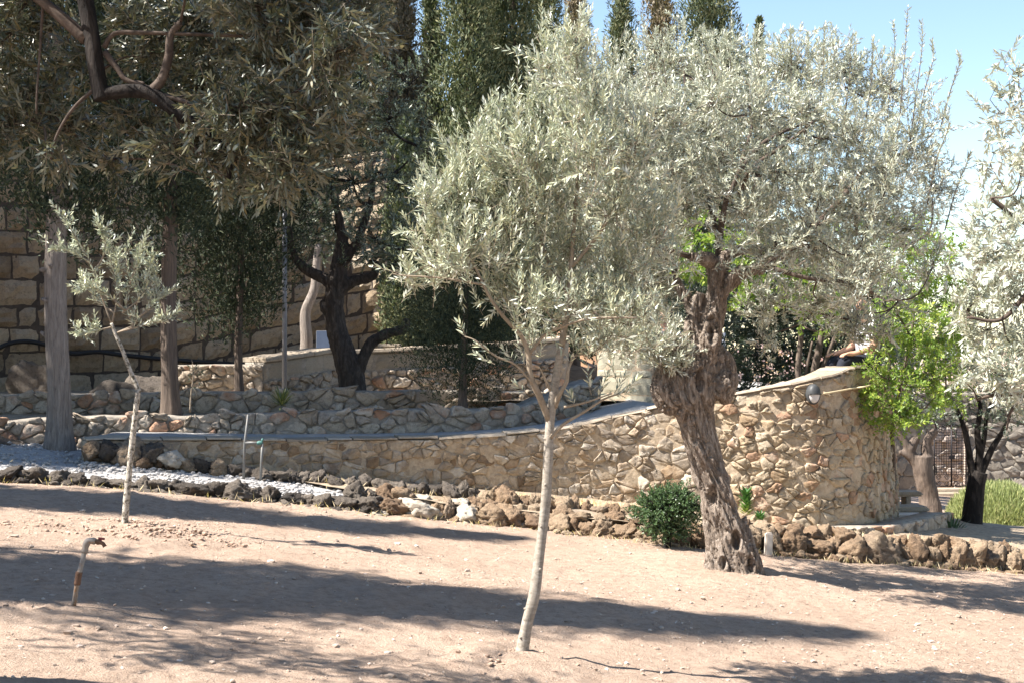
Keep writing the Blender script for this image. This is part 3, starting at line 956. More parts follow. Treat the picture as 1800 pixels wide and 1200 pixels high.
def rock_row(parent, x0, x1, yf, zf, wr, hf, kindf, zoff=0.0, jit=0.06):
    x = x0
    while x < x1:
        w_ = rr.uniform(*wr); x += w_ * .5
        h_ = hf(x) * rr.uniform(.8, 1.2)
        y = float(yf(x)) + rr.uniform(-jit, jit)
        place_rock(parent, kindf(x), x, y, float(zf(x, y)) + h_ * .32 + zoff, w_ * rr.uniform(1.2, 1.5), h_ * rr.uniform(1.05, 1.35))
        x += w_ * .46


t = thing('rock_edging', (0, 14, g0(0, 14)), 'row of rough weathered rocks edging the bare soil in front of the path', 'rock edging')
kn = lambda x: 'rock_dark' if x < -1.55 or (x < -1.2 and rr.random() < .5) else ('rock_white' if -1.35 < x < -.45 and rr.random() < .35 else 'rock_tan')
hn = lambda x: float(np.interp(x, [-6, -1.7, -1.2, 0, 1.4, 1.9, 3.2, 4.2, 6], [.17, .18, .24, .22, .17, .30, .33, .34, .34]))
rock_row(t, -6.2, 7.2, lambda x: near_row_y(x) - .04, lambda x, y: g0(x, y), (.11, .27), hn, kn)
rock_row(t, -1.5, 2.0, lambda x: near_row_y(x) + .08, lambda x, y: g0(x, y) + .05, (.10, .22), lambda x: .15, kn)
rock_row(t, 2.0, 7.2, lambda x: near_row_y(x) + .12, lambda x, y: g0(x, y) + .14, (.11, .24), lambda x: .19, kn)
rock_row(t, -1.7, 1.5, lambda x: near_row_y(x) + .14, lambda x, y: g0(x, y) + .08, (.12, .24), lambda x: .20, kn)
rock_row(t, -6.2, 6.5, lambda x: near_row_y(x) - .16, lambda x, y: g0(x, y) - .01, (.05, .14), lambda x: .07, kn, 0, .08)
t = thing('rock_edging', (-.6, 14.8, g0(-.6, 14.8) + .14), 'upper row of small weathered rocks along the foot of the ramp wall', 'rock edging')
k2 = lambda x: ('rock_dark' if -3.3 < x < -.35 and rr.random() < .8 else ('rock_white' if x < -3 and rr.random() < .3 else 'rock_tan'))
rock_row(t, -4.15, 1.7, row2_y, lambda x, y: g0(x, y) + .12, (.09, .20), lambda x: float(np.interp(x, [-4.2, -3.9, -2, 0, 1.7], [.24, .20, .17, .24, .22])), k2)
rock_row(t, -4.5, -3.6, lambda x: 14.78, lambda x, y: g0(x, y) + .16, (.16, .28), lambda x: .26, lambda x: rr.choice(['rock_white', 'rock_tan', 'rock_dark']))
# boulders on the shaded left bank
for (px, py, d, w_, h_, lab) in ((8, 790, 16.0, .55, .34, 'smooth grey boulder at the path edge left of the pale cypress trunk'),
                                 (205, 715, 19.5, 1.1, .55, 'large dark rounded boulder between the two cypress trunks'),
                                 (262, 700, 20.2, .9, .7, 'dark boulder standing close behind the slimmer cypress trunk'),
                                 (70, 690, 20.5, .8, .9, 'upright dark boulder at the foot of the ancient wall'),
                                 (20, 720, 19.0, .8, .5, 'squat shaded boulder at the lower end of the ancient wall')):
    p = at(px, py, d)
    o = tag(link('boulder', rock_mesh('boulder', M['rock_dark'], int(px) + 3, w_ / 2, w_ * .4, h_ / 2, 4, .1), None, p), lab, 'boulder', 'boulders on the shaded bank', 'thing')

# small upright pale slab beside the old trunk
mb = MB()
p = at(1351, 972, 14.0)
bmx = bmesh.new(); bmesh.ops.create_cube(bmx, size=1.0)
bmesh.ops.scale(bmx, vec=(.075, .06, .24), verts=bmx.verts); bmesh.ops.bevel(bmx, geom=bmx.edges[:], offset=.012, segments=2, affect='EDGES')
me = bpy.data.meshes.new('marker_stone'); bmx.to_mesh(me); bmx.free(); me.materials.append(M['pale_slab'])
o = tag(link('marker_stone', me, None, p + np.array([0, 0, .09])), 'small upright pale pinkish slab set in the rock edging right of the old trunk', 'stone', None, 'thing')
o.rotation_euler = (0, .04, .1)

# ------------------------------------------------------------------ trees
def rand_dirs(n, rng):
    return nrm(rng.normal(size=(n, 3)))


def twig_leaves(mb, tw, base, tdir, lt, n_leaf, ll, lw, rng, droop=0.0, hexa=True, ang=(30, 62), up_n=0.35, stem_r=0.0022):
    """twigs with opposite leaf pairs; mb leaves, tw stems"""
    T = len(base)
    tdir = nrm(tdir)
    end = base + tdir * lt[:, None] + np.array([0, 0, -1.0]) * (droop * lt)[:, None]
    if tw is not None: sticks(tw, base, end, stem_r, stem_r * .45, 0.03, rng, 3)
    ref = np.where(np.abs(tdir[:, 2:3]) < .9, np.array([[0, 0, 1.0]]), np.array([[1.0, 0, 0]]))
    a1 = nrm(np.cross(tdir, ref)); a2 = np.cross(tdir, a1)
    k = np.arange(n_leaf); pair = k // 2
    tt = (pair + .5 + .0) / (n_leaf / 2)
    tt = np.clip(0.08 + .95 * tt[None] + rng.normal(size=(T, n_leaf)) * .02, 0, 1)
    ph = rng.uniform(0, 6.28, (T, 1)) + (pair % 2)[None] * (math.pi / 2) + (k % 2)[None] * math.pi + rng.normal(size=(T, n_leaf)) * .35
    al = np.radians(rng.uniform(ang[0], ang[1], (T, n_leaf))) * (1.1 - .55 * tt)
    side = np.cos(ph)[..., None] * a1[:, None] + np.sin(ph)[..., None] * a2[:, None]
    D = tdir[:, None] * np.cos(al)[..., None] + side * np.sin(al)[..., None]
    P = base[:, None] + (end - base)[:, None] * tt[..., None]
    Nn = tdir[:, None] * np.sin(al)[..., None] - side * np.cos(al)[..., None] + np.array([0, 0, up_n]) + rng.normal(size=D.shape) * .35
    L = ll * rng.uniform(.65, 1.15, (T, n_leaf)) * (1 - .25 * (tt > .9)); W = lw * rng.uniform(.75, 1.2, (T, n_leaf))
    leaves(mb, P.reshape(-1, 3), D.reshape(-1, 3), Nn.reshape(-1, 3), L.ravel(), W.ravel(), rng.random(T * n_leaf), hexa)


def clump_foliage(mb, tw, br, clumps, rng, n_leaf, ll, lw, twig, up=.45, out=.7, rnd=.55, droop=.0, hexa=True, fill=.45, br_r=.006, stem_r=.0022, ang=(30, 62)):
    """clumps: (centre, radii, number of twigs)"""
    for c, r, n in clumps:
        c = np.asarray(c, float); r = np.asarray(r, float)
        d = rand_dirs(n, rng)
        rad = rng.random(n) ** fill
        lump = 1 + .25 * vnoise(d * 2.2 + c, 3)
        b = c + d * r * (rad * lump)[:, None]
        td = nrm(d * out + np.array([0, 0, up]) + rng.normal(size=(n, 3)) * rnd)
        lt = twig * rng.uniform(.55, 1.25, n)
        twig_leaves(mb, tw, b - td * lt[:, None] * .5, td, lt, n_leaf, ll, lw, rng, droop, hexa, ang, .35, stem_r)
        if br is not None:
            m = max(2, n // 5)
            q = b[rng.choice(n, m, replace=False)] - c
            mid = c + q * .5 + rng.normal(size=q.shape) * .06 * np.linalg.norm(r)
            sticks(br, np.repeat(c[None], m, 0), mid, br_r, br_r * .7, .06, rng, 4)
            sticks(br, mid, c + q, br_r * .7, br_r * .35, .05, rng, 4)


def limb(br, pts, r0, r1, n=24, nseg=8, wob=0.0, seed=1):
    p = spline(np.asarray(pts, float), n)
    if wob: p = p + wob * np.stack([vnoise(p * 5, seed + k) for k in range(3)], 1) * np.linspace(0, 1, n)[:, None]
    tube(br, p, np.linspace(r0, r1, n) * (1 + .08 * vnoise(p * 9, seed)), nseg)
    return p


def reach(br, nodes, clumps, r0=.02, rng=RNG, sag=0.1):
    """limbs from the nearest wood to each clump centre"""
    nodes = list(nodes)
    order = sorted(range(len(clumps)), key=lambda i: min(np.linalg.norm(np.asarray(clumps[i][0]) - q) for q in nodes))
    for i in order:
        c = np.asarray(clumps[i][0], float)
        arr = np.array(nodes)
        dist = np.linalg.norm(arr - c, axis=1) + .35 * np.maximum(0, arr[:, 2] - c[2] + .1)
        a = arr[int(np.argmin(dist))]
        L = np.linalg.norm(c - a)
        m = (a + c) / 2 + rng.normal(size=3) * .10 * L + np.array([0, 0, -sag * L])
        p = spline([a, m, c], 10)
        tube(br, p, np.linspace(r0 * (0.6 + .5 * min(L, 1.2)), r0 * .35, 10), 6)
        nodes += [p[4], p[7], p[9]]
    return nodes


def px_clumps(lst, d0, rng, dj=0.25):
    """(px, py, rx px, ry px, twigs[, depth offset]) -> clumps in metres near depth d0"""
    out = []
    for e in lst:
        px, py, rx, ry, n = e[:5]
        d = d0 + (e[5] if len(e) > 5 else rng.uniform(-dj, dj))
        k = d / FPX
        out.append((at(px, py, d), np.array([rx * k, (rx + ry) / 2 * k * .9, ry * k]), n))
    return out


def remeshed(name, mb, voxel, mat, parent, disp, cav=()):
    """fuse overlapping tubes into one gnarled body"""
    me = mb.mesh(name + '_raw', None)
    o = bpy.data.objects.new('raw', me); COL.objects.link(o)
    m = o.modifiers.new('r', 'REMESH'); m.mode = 'VOXEL'; m.voxel_size = voxel
    dg = bpy.context.evaluated_depsgraph_get()
    out = bpy.data.meshes.new_from_object(o.evaluated_get(dg))
    bpy.data.objects.remove(o, do_unlink=True)
    n = len(out.vertices)
    v = np.zeros(n * 3, np.float32); out.vertices.foreach_get('co', v); v = v.reshape(-1, 3).astype(float)
    nn = np.zeros(n * 3, np.float32); out.vertices.foreach_get('normal', nn); nn = nn.reshape(-1, 3)
    v = v + nn * disp(v)[:, None]
    for c, r, depth in cav:
        d = (v - np.asarray(c)) / np.asarray(r)
        q = np.sum(d * d, 1)
        v = v - nn * (depth * np.clip(1 - q, 0, 1) ** .6)[:, None]
        lip = np.exp(-((np.sqrt(q) - 1.15) / .22) ** 2)
        v = v + nn * (depth * .05 * lip)[:, None]
    v -= parent_loc(parent)
    out.vertices.foreach_set('co', v.astype(np.float32).ravel())
    out.polygons.foreach_set('use_smooth', np.ones(len(out.polygons), bool))
    out.materials.clear(); out.materials.append(mat); out.update(); out.name = name
    return link(name, out, parent, parent_loc(parent))


# --- old gnarled olive
def old_olive():
    rng = np.random.default_rng(101)
    D = 12.0
    q = lambda px, py, dd=0.0: at(px, py, D + dd)
    k = D / FPX
    base = q(1288, 1008); base[2] = float(gz(base[0], base[1]))
    t = thing('olive_tree', base, 'old olive with thick gnarled twisted trunk leaning in front of the bastion wall', 'tree', 'olive trees')
    raw = MB()
    def sq(tw, a=.12, n=3):
        return lambda i, an: 1 + a * np.cos(n * an + tw * i) + .06 * np.cos(5 * an - tw * i * .7)
    P = spline([q(1290, 1030), q(1286, 985), q(1276, 930), q(1262, 870), q(1240, 800), q(1222, 745), q(1214, 700), q(1212, 665), q(1222, 628)], 60)
    R = np.interp(np.linspace(0, 1, 60), np.linspace(0, 1, 9), np.array([58, 42, 33, 29, 28, 30, 42, 48, 36]) * k)
    tube(raw, P, R, 24, True, None, sq(.10))
    P2 = spline([q(1212, 665), q(1228, 630), q(1245, 590, -.02), q(1255, 545), q(1260, 510), q(1261, 475)], 30)
    tube(raw, P2, np.linspace(32, 15, 30) * k, 16, True, None, sq(.2, .14))
    tube(raw, spline([q(1225, 610), q(1215, 575), q(1222, 540), q(1232, 515)], 14), np.linspace(22, 9, 14) * k, 12)
    tube(raw, spline([q(1258, 700), q(1268, 668, .04), q(1262, 635, .05), q(1240, 615)], 14), np.array([22, 27, 29, 30, 30, 30, 29, 28, 27, 26, 24, 22, 20, 18]) * k, 12)
    tube(raw, spline([q(1190, 715), q(1176, 688, -.06), q(1178, 655, -.05), q(1200, 635)], 14), np.array([28, 30, 31, 32, 32, 32, 31, 30, 29, 28, 26, 24, 22, 20]) * k, 12)
    tube(raw, spline([q(1215, 625, -.05), q(1190, 605, -.1), q(1166, 590, -.12)], 10), np.linspace(26, 13, 10) * k, 10)
    tube(raw, spline([q(1225, 560), q(1212, 535, .05), q(1196, 508, .08), q(1188, 490, .1)], 10), np.linspace(16, 8, 10) * k, 8)
    tube(raw, spline([q(1258, 520), q(1285, 495), q(1312, 478, -.1), q(1345, 468, -.2)], 12), np.linspace(20, 10, 12) * k, 10)
    tube(raw, spline([q(1261, 480), q(1252, 462), q(1236, 455, -.08), q(1214, 452, -.1)], 12), np.linspace(17, 8, 12) * k, 10)
    tube(raw, spline([q(1262, 480), q(1274, 455), q(1295, 443, .05), q(1330, 440, .1)], 12), np.linspace(15, 8, 12) * k, 10)
    for (a, b, r) in ((1256, 1012, 22), (1275, 1022, 20), (1303, 1024, 24), (1326, 1014, 20), (1318, 985, 16)):   # root flare
        tube(raw, spline([q((a + 1285) / 2, b - 75), q(a, b - 25, -.05), q(a + (a - 1290) * .12, b + 12, -.08)], 8), np.linspace(r * .6, r, 8) * k, 10)
    ax = lambda v: np.interp(v[:, 2], P[:, 2], P[:, 0])
    def disp(v):
        x = v[:, 0] - ax(v); y = v[:, 1] - D; z = v[:, 2]
        a = 1.1 * z
        X = x * np.cos(a) - y * np.sin(a); Y = x * np.sin(a) + y * np.cos(a)
        w_ = np.stack([X * 14, Y * 14, z * 2.6], 1)
        n1 = fbm(w_, 3, 4)
        n2 = fbm(v * np.array([40, 40, 11]), 9, 3)
        lump = vnoise(v * 6.5, 21)
        n3 = fbm(np.stack([X * 34, Y * 34, z * 4.5], 1), 31, 3)
        return .022 * n1 - .030 * np.clip(.13 - np.abs(n1), 0, 1) / .13 - .017 * np.clip(.10 - np.abs(n3), 0, 1) / .10 + .006 * n2 + .016 * lump
    cav = [(q(1253, 875, -.16), (.045, .16, .11), .10), (q(1295, 950, -.19), (.04, .18, .09), .12), (q(1272, 990, -.22), (.035, .16, .06), .08),
           (q(1320, 990, -.16), (.03, .16, .08), .08), (q(1222, 765, -.2), (.03, .15, .10), .07), (q(1232, 668, -.22), (.045, .2, .11), .12), (q(1252, 580, -.15), (.05, .15, .12), .12),
           (q(1262, 940, -.2), (.02, .16, .03), .05), (q(1205, 740, -.2), (.02, .15, .07), .05), (q(1235, 835, -.2), (.02, .15, .08), .04)]
    remeshed('trunk', raw, 0.008, M['bark_olive'], t, disp, cav)
    br = MB(); nodes = []
    for pts, a, b in (([q(1345, 468, -.2), q(1400, 430, -.3), q(1440, 390, -.3), q(1480, 345, -.2), q(1530, 290, -.1), q(1600, 265, 0)], 13, 4),
                      ([q(1480, 345, -.2), q(1500, 300, 0), q(1490, 270, .1), q(1540, 265, .2)], 7, 3),
                      ([q(1330, 440, .1), q(1400, 430, .3), q(1500, 440, .5), q(1600, 430, .5)], 9, 3),
                      ([q(1262, 470, .05), q(1265, 420, .05), q(1270, 380, 0), q(1300, 300, -.1), q(1318, 240, -.1), q(1315, 180, 0)], 12, 4),
                      ([q(1300, 300, -.1), q(1340, 255, .1), q(1400, 225, .2), q(1460, 205, .3)], 8, 3),
                      ([q(1300, 340, 0), q(1320, 300, -.4), q(1370, 260, -.5), q(1430, 215, -.5)], 9, 3),
                      ([q(1214, 452, -.1), q(1150, 430, -.2), q(1080, 390, -.2), q(1010, 340, 0)], 9, 3),
                      ([q(1188, 490, .1), q(1170, 400, .3), q(1150, 300, .4), q(1130, 180, .3)], 9, 3),
                      ([q(1166, 590, -.12), q(1120, 575, -.2), q(1060, 555, -.2), q(1000, 530, -.1)], 8, 3),
                      ([q(1265, 430, .05), q(1240, 330, .3), q(1210, 220, .4), q(1200, 120, .4)], 9, 3),
                      ([q(1345, 468, -.2), q(1420, 490, -.4), q(1500, 500, -.5), q(1560, 530, -.5)], 8, 3)):
        nodes += list(limb(br, pts, a * k * .6, b * k * .6, 26, 8, .03)[6:])
    L = [(1000, 170, 70, 80, 45), (1080, 150, 90, 80, 75), (1180, 120, 100, 80, 85), (1290, 120, 90, 70, 80), (1390, 120, 85, 70, 75), (1480, 130, 80, 65, 65),
         (1560, 160, 80, 75, 55), (1600, 250, 70, 80, 45), (1640, 330, 60, 70, 38), (1550, 290, 80, 80, 60), (1450, 240, 90, 80, 90), (1350, 230, 90, 80, 90),
         (1240, 230, 100, 80, 95), (1130, 260, 100, 90, 95), (1040, 290, 80, 90, 60), (1000, 400, 80, 80, 50), (1110, 400, 90, 80, 80), (1190, 350, 80, 70, 70),
         (1300, 340, 80, 60, 70), (1400, 340, 90, 70, 90), (1500, 370, 90, 70, 85), (1590, 400, 70, 55, 34), (1640, 470, 50, 40, 12), (1530, 470, 80, 50, 46),
         (1440, 440, 80, 60, 65), (1360, 420, 60, 50, 45), (1350, 530, 60, 45, 30), (1120, 500, 90, 60, 65), (1050, 540, 70, 50, 40), (1130, 560, 70, 40, 38), (1440, 530, 60, 45, 30), (1160, 470, 50, 50, 30),
         (1500, 555, 50, 30, 20), (1580, 530, 40, 25, 8), (1345, 590, 25, 45, 7), (1180, 630, 50, 25, 20, -.25), (1110, 600, 70, 35, 34, -.2), (1080, 570, 60, 40, 30, .2), (1160, 600, 50, 35, 26, -.3), (1500, 575, 40, 18, 16, .6), (1505, 596, 22, 12, 6, .6), (1550, 585, 30, 20, 10, .6)]
    L = [(a_, b_, c_, d_, n_, *(e_ if e_ else [rng.uniform(-.7, 1.5)])) for a_, b_, c_, d_, n_, *e_ in L]
    L += [(x_, y_, 75, 65, 28, -.85) for x_, y_ in ((1330, 200), (1420, 190), (1500, 230), (1560, 330), (1450, 330), (1370, 300), (1270, 280), (1250, 180), (1150, 200), (1180, 300), (1300, 370), (1420, 410), (1520, 410), (1500, 500), (1110, 350), (1150, 430), (1340, 450))]
    cl = px_clumps(L, D, rng, .65)
    reach(br, nodes, cl, .012, rng)
    cl = [(c, r * 1.1, int(n * 2.6)) for c, r, n in cl]
    lf = MB(); tw = MB()
    clump_foliage(lf, tw, br, cl, rng, 20, .054, .0102, .22, .5, .55, .5, .0, True, .65, .0032)
    # spiky shoots on the skyline
    for px, py, h in ((1005, 45, 60), (1040, 55, 50), (960, 110, 50), (1100, 60, 40), (1150, 50, 40), (1240, 50, 40), (1330, 55, 45), (1390, 50, 45), (1450, 45, 50), (1500, 60, 50), (1575, 40, 90), (1598, 15, 110), (1625, 40, 90), (1640, 75, 60), (1690, 95, 40), (1540, 70, 50), (1665, 200, 50), (1700, 270, 40), (1420, 60, 40), (1280, 60, 40)):
        dd = rng.uniform(-.4, .6)
        cx_ = 1350 + (px - 1350) * .86
        p = spline([q(cx_ + (px - cx_) * .2, py + h * 2.4 + 40, dd), q((cx_ + px) / 2 + 4, py + h * 1.3 + 15, dd), q(px - 3 + rng.uniform(-5, 5), py + h * .5, dd), q(px + rng.uniform(-6, 6), py, dd)], 22)
        tube(br, p, np.linspace(.006, .002, 22), 5)
        twig_leaves(lf, None, p[3:-1], p[4:] - p[3:-1], np.linalg.norm(p[4:] - p[3:-1], axis=1) * 1.4, 4, .052, .012, rng)
    br.obj('branches', M['bark_brown_olive'], t)
    tag(tw.obj('twigs', M['bark_twig'], t), kind='stuff')
    lf.obj('crown', M['olive_far'], t, False, tint=True)


M['bark_brown_olive'] = bark_mat('olive_branch_bark', (0.03, 0.024, 0.02), (0.085, 0.063, 0.05), (0.16, 0.125, 0.10), (20, 20, 20), 0.6, 0.008)
old_olive()


# --- slender young olive in front
def young_olive():
    rng = np.random.default_rng(202)
    D = 7.4; k = D / FPX
    q = lambda px, py, dd=0.0: at(px, py, D + dd)
    base = q(915, 1170); base[2] = float(gz(base[0], base[1]))
    t = thing('olive_tree', base, 'slender young olive with smooth pale trunk standing alone in the bare soil', 'tree', 'olive trees')
    tr = MB(); br = MB(); nodes = []
    P = spline([q(913, 1185), q(917, 1150), q(926, 1095), q(940, 1040), q(950, 960), q(959, 880), q(964, 800), q(968, 730), q(977, 665), q(987, 610)], 70)
    R = np.interp(np.linspace(0, 1, 70), [0, .06, .2, .5, .8, 1], np.array([16, 12.2, 10.2, 8.7, 8.0, 6.4]) * k)
    R = R * (1 + .05 * vnoise(np.stack([np.arange(70) * .35, np.zeros(70), np.zeros(70)], 1), 4))
    tube(tr, P, R, 20, True, None, lambda i, a: 1 + .05 * np.cos(3 * a + i * .3) + .03 * np.cos(7 * a))
    for i in (12, 19, 27, 34, 41, 49, 55):                                   # knots of old side shoots
        a = rng.uniform(0, 6.28); dr = np.array([math.cos(a), -abs(math.sin(a)), .2])
        tube(tr, np.array([P[i], P[i] + dr * R[i] * .7, P[i] + dr * R[i] * 1.25]), [R[i] * .55, R[i] * .4, R[i] * .15], 8)
    tr.obj('trunk', M['bark_young'], t)
    for pts, a, b in (([q(985, 620), q(998, 540, .05), q(1004, 470, .05), q(1010, 380, .05), q(1016, 250, .1), q(1012, 120, .1)], 8, 2.5),
                      ([q(967, 742), q(948, 695, -.05), q(932, 660, -.08), q(928, 622, -.08), q(915, 590, -.1), q(885, 555, -.15), q(850, 500, -.2), q(815, 440, -.2)], 8.5, 2.5),
                      ([q(930, 622, -.08), q(955, 590, -.1), q(985, 575, -.15), q(1040, 560, -.2), q(1120, 560, -.25)], 4, 2),
                      ([q(938, 675, -.08), q(905, 640, -.12), q(870, 625, -.15), q(838, 600, -.2), q(815, 590, -.2)], 3, 1.2),
                      ([q(968, 768, -.02), q(990, 745, -.05), q(1020, 725, -.06), q(1060, 700, -.08), q(1090, 690, -.1)], 5, 1.5),
                      ([q(975, 715), q(985, 690, -.04), q(996, 670, -.05), q(1000, 645, -.05), q(1010, 625, -.02)], 6.5, 3),
                      ([q(992, 715, -.05), q(1030, 705, -.1), q(1075, 690, -.12)], 3.5, 1.5),
                      ([q(970, 690), q(957, 660, -.05), q(950, 645, -.06)], 4, 1.5),
                      ([q(1000, 520, .05), q(960, 450, .15), q(930, 350, .2), q(900, 260, .2)], 5, 2),
                      ([q(1004, 470, .05), q(1060, 400, .0), q(1100, 300, .0), q(1110, 200, 0)], 5, 2),
                      ([q(850, 500, -.2), q(780, 490, -.2), q(720, 485, -.2), q(690, 480, -.2)], 3, 1.2),
                      ([q(995, 560, .05), q(1060, 520, .1), q(1130, 470, .15), q(1170, 400, .2)], 5, 2)):
        nodes += list(limb(br, pts, a * k * .75, b * k * .75, 22, 8, .012)[8:])
    L = [(960, 110, 45, 70, 30), (1010, 90, 45, 70, 30), (990, 210, 70, 80, 50), (920, 260, 75, 70, 50), (850, 270, 75, 65, 45), (810, 330, 75, 65, 48), (770, 410, 55, 50, 34), (880, 370, 85, 70, 62),
         (960, 330, 80, 80, 60), (1040, 260, 70, 90, 48), (1080, 360, 70, 80, 46), (1000, 430, 80, 70, 56), (900, 460, 80, 60, 50), (820, 440, 70, 50, 40), (780, 470, 55, 32, 24), (1090, 470, 70, 60, 40),
         (1150, 400, 60, 70, 30), (950, 530, 60, 40, 26), (1030, 530, 80, 45, 34), (1110, 540, 65, 40, 26), (890, 520, 50, 40, 22), (1050, 170, 50, 60, 26), (720, 485, 30, 22, 9), (860, 210, 35, 30, 12), (905, 200, 35, 35, 12), (750, 340, 30, 45, 10), (1120, 250, 50, 60, 22),
         (935, 590, 35, 22, 8), (1075, 590, 70, 25, 16)]
    cl = px_clumps(L, D, rng, .32)
    reach(br, nodes, cl, .006, rng)
    cl = [(c, r * 1.18, int(n * 1.4)) for c, r, n in cl]
    lf = MB(); tw = MB()
    clump_foliage(lf, tw, br, cl, rng, 24, .048, .0088, .23, .85, .45, .38, 0, True, .7, .0024, .0013)
    # sparse side shoots under the crown
    sh = [(1060, 700, 1100, 685, -.1), (1085, 672, 1075, 640, -.1), (1040, 695, 1035, 660, -.1), (1075, 695, 1105, 690, -.1), (820, 595, 810, 575, -.2), (868, 622, 845, 608, -.15), (905, 640, 890, 620, -.12), (700, 480, 665, 470, -.2), (1000, 645, 1010, 600, -.05), (1010, 625, 1030, 600, -.02),
          (1030, 640, 1040, 600, -.05), (870, 640, 842, 625, -.2), (925, 690, 912, 680, -.1), (1010, 712, 1005, 700, -.1), (1100, 625, 1150, 605, -.25), (1150, 610, 1200, 585, -.25), (1080, 600, 1120, 590, -.25), (1120, 640, 1060, 610, -.2), (1100, 690, 1115, 670, -.1), (1050, 700, 1065, 665, -.1), (1080, 690, 1095, 665, -.1)]
    b = np.array([q(s[0], s[1], s[4]) for s in sh]); e = np.array([q(s[2], s[3], s[4]) for s in sh])
    twig_leaves(lf, tw, b, e - b, np.linalg.norm(e - b, axis=1) + .03, 12, .055, .011, rng)
    br.obj('branches', M['bark_twig'], t); tag(tw.obj('twigs', M['bark_twig'], t), kind='stuff')
    lf.obj('crown', M['olive'], t, False, tint=True)


young_olive()


# --- thin crooked sapling on the left
def thin_sapling():
    rng = np.random.default_rng(303)
    D = 10.7; k = D / FPX
    q = lambda px, py, dd=0.0: at(px, py, D + dd)
    base = q(218, 935); base[2] = float(gz(base[0], base[1]))
    t = thing('olive_tree', base, 'thin crooked olive sapling with a small sparse crown and speckled stem', 'tree', 'olive trees')
    tr = MB(); br = MB()
    a = spline([q(218, 950), q(220, 910), q(224, 860), q(231, 790), q(237, 735), q(243, 684)], 40)
    tube(tr, a, np.linspace(6.6, 4.6, 40) * k * (1 + .12 * vnoise(a * 30, 3)), 12)
    b = spline([q(244, 688), q(238, 672), q(228, 648), q(214, 612), q(202, 585), q(196, 568)], 24)
    tube(tr, b, np.linspace(4.4, 2.8, 24) * k, 10)
    tr.obj('trunk', M['bark_sapling'], t)
    shoots = [[(196, 570), (178, 520), (160, 465), (140, 430), (122, 400), (105, 375)], [(160, 465), (140, 450), (115, 440), (95, 438)], [(165, 480), (185, 440), (178, 405), (180, 410)],
              [(196, 570), (205, 520), (195, 460), (190, 430)], [(205, 585), (235, 572), (232, 565), (222, 545), (228, 500), (222, 450), (228, 420)], [(228, 500), (242, 460), (250, 435)],
              [(235, 572), (260, 540), (285, 520), (310, 505)], [(205, 585), (250, 572), (285, 562), (312, 548)], [(196, 575), (175, 580), (150, 585), (138, 588)],
              [(220, 545), (190, 520), (160, 505), (135, 512)], [(215, 550), (250, 520), (262, 480), (268, 450)], [(228, 560), (245, 520), (240, 480), (252, 450)], [(200, 550), (175, 530), (155, 500), (142, 480)], [(240, 560), (270, 535), (278, 500), (268, 480)], [(210, 540), (210, 500), (205, 470), (210, 450)]]
    lf = MB(); tw = MB()
    for s in shoots:
        dd = rng.uniform(-.18, .18)
        p = spline([q(x, y, dd * i / (len(s) - 1)) for i, (x, y) in enumerate(s)], 16)
        tube(br, p, np.linspace(1.7, .7, 16) * k, 5)
        A = p[3:-1:1]; B = p[4::1]
        twig_leaves(lf, None, A, B - A, np.linalg.norm(B - A, axis=1) * 1.3, 8, .056, .012, rng)
        m = 11
        bb = p[rng.integers(5, 16, m)]; td = nrm(np.array([0, -.1, .7]) + rng.normal(size=(m, 3)) * .6)
        twig_leaves(lf, tw, bb, td, rng.uniform(.06, .16, m), 12, .050, .011, rng, stem_r=.0015)
    br.obj('branches', M['bark_twig'], t); tag(tw.obj('twigs', M['bark_twig'], t), kind='stuff')
    lf.obj('crown', M['olive'], t, False, tint=True)


M['bark_sapling'] = plain_mat('speckled_bark', (0.42, 0.38, 0.32), 0.9, 0, 0.3, 60, 0.5, (0.10, 0.085, 0.06), (0.48, 0.58))
thin_sapling()


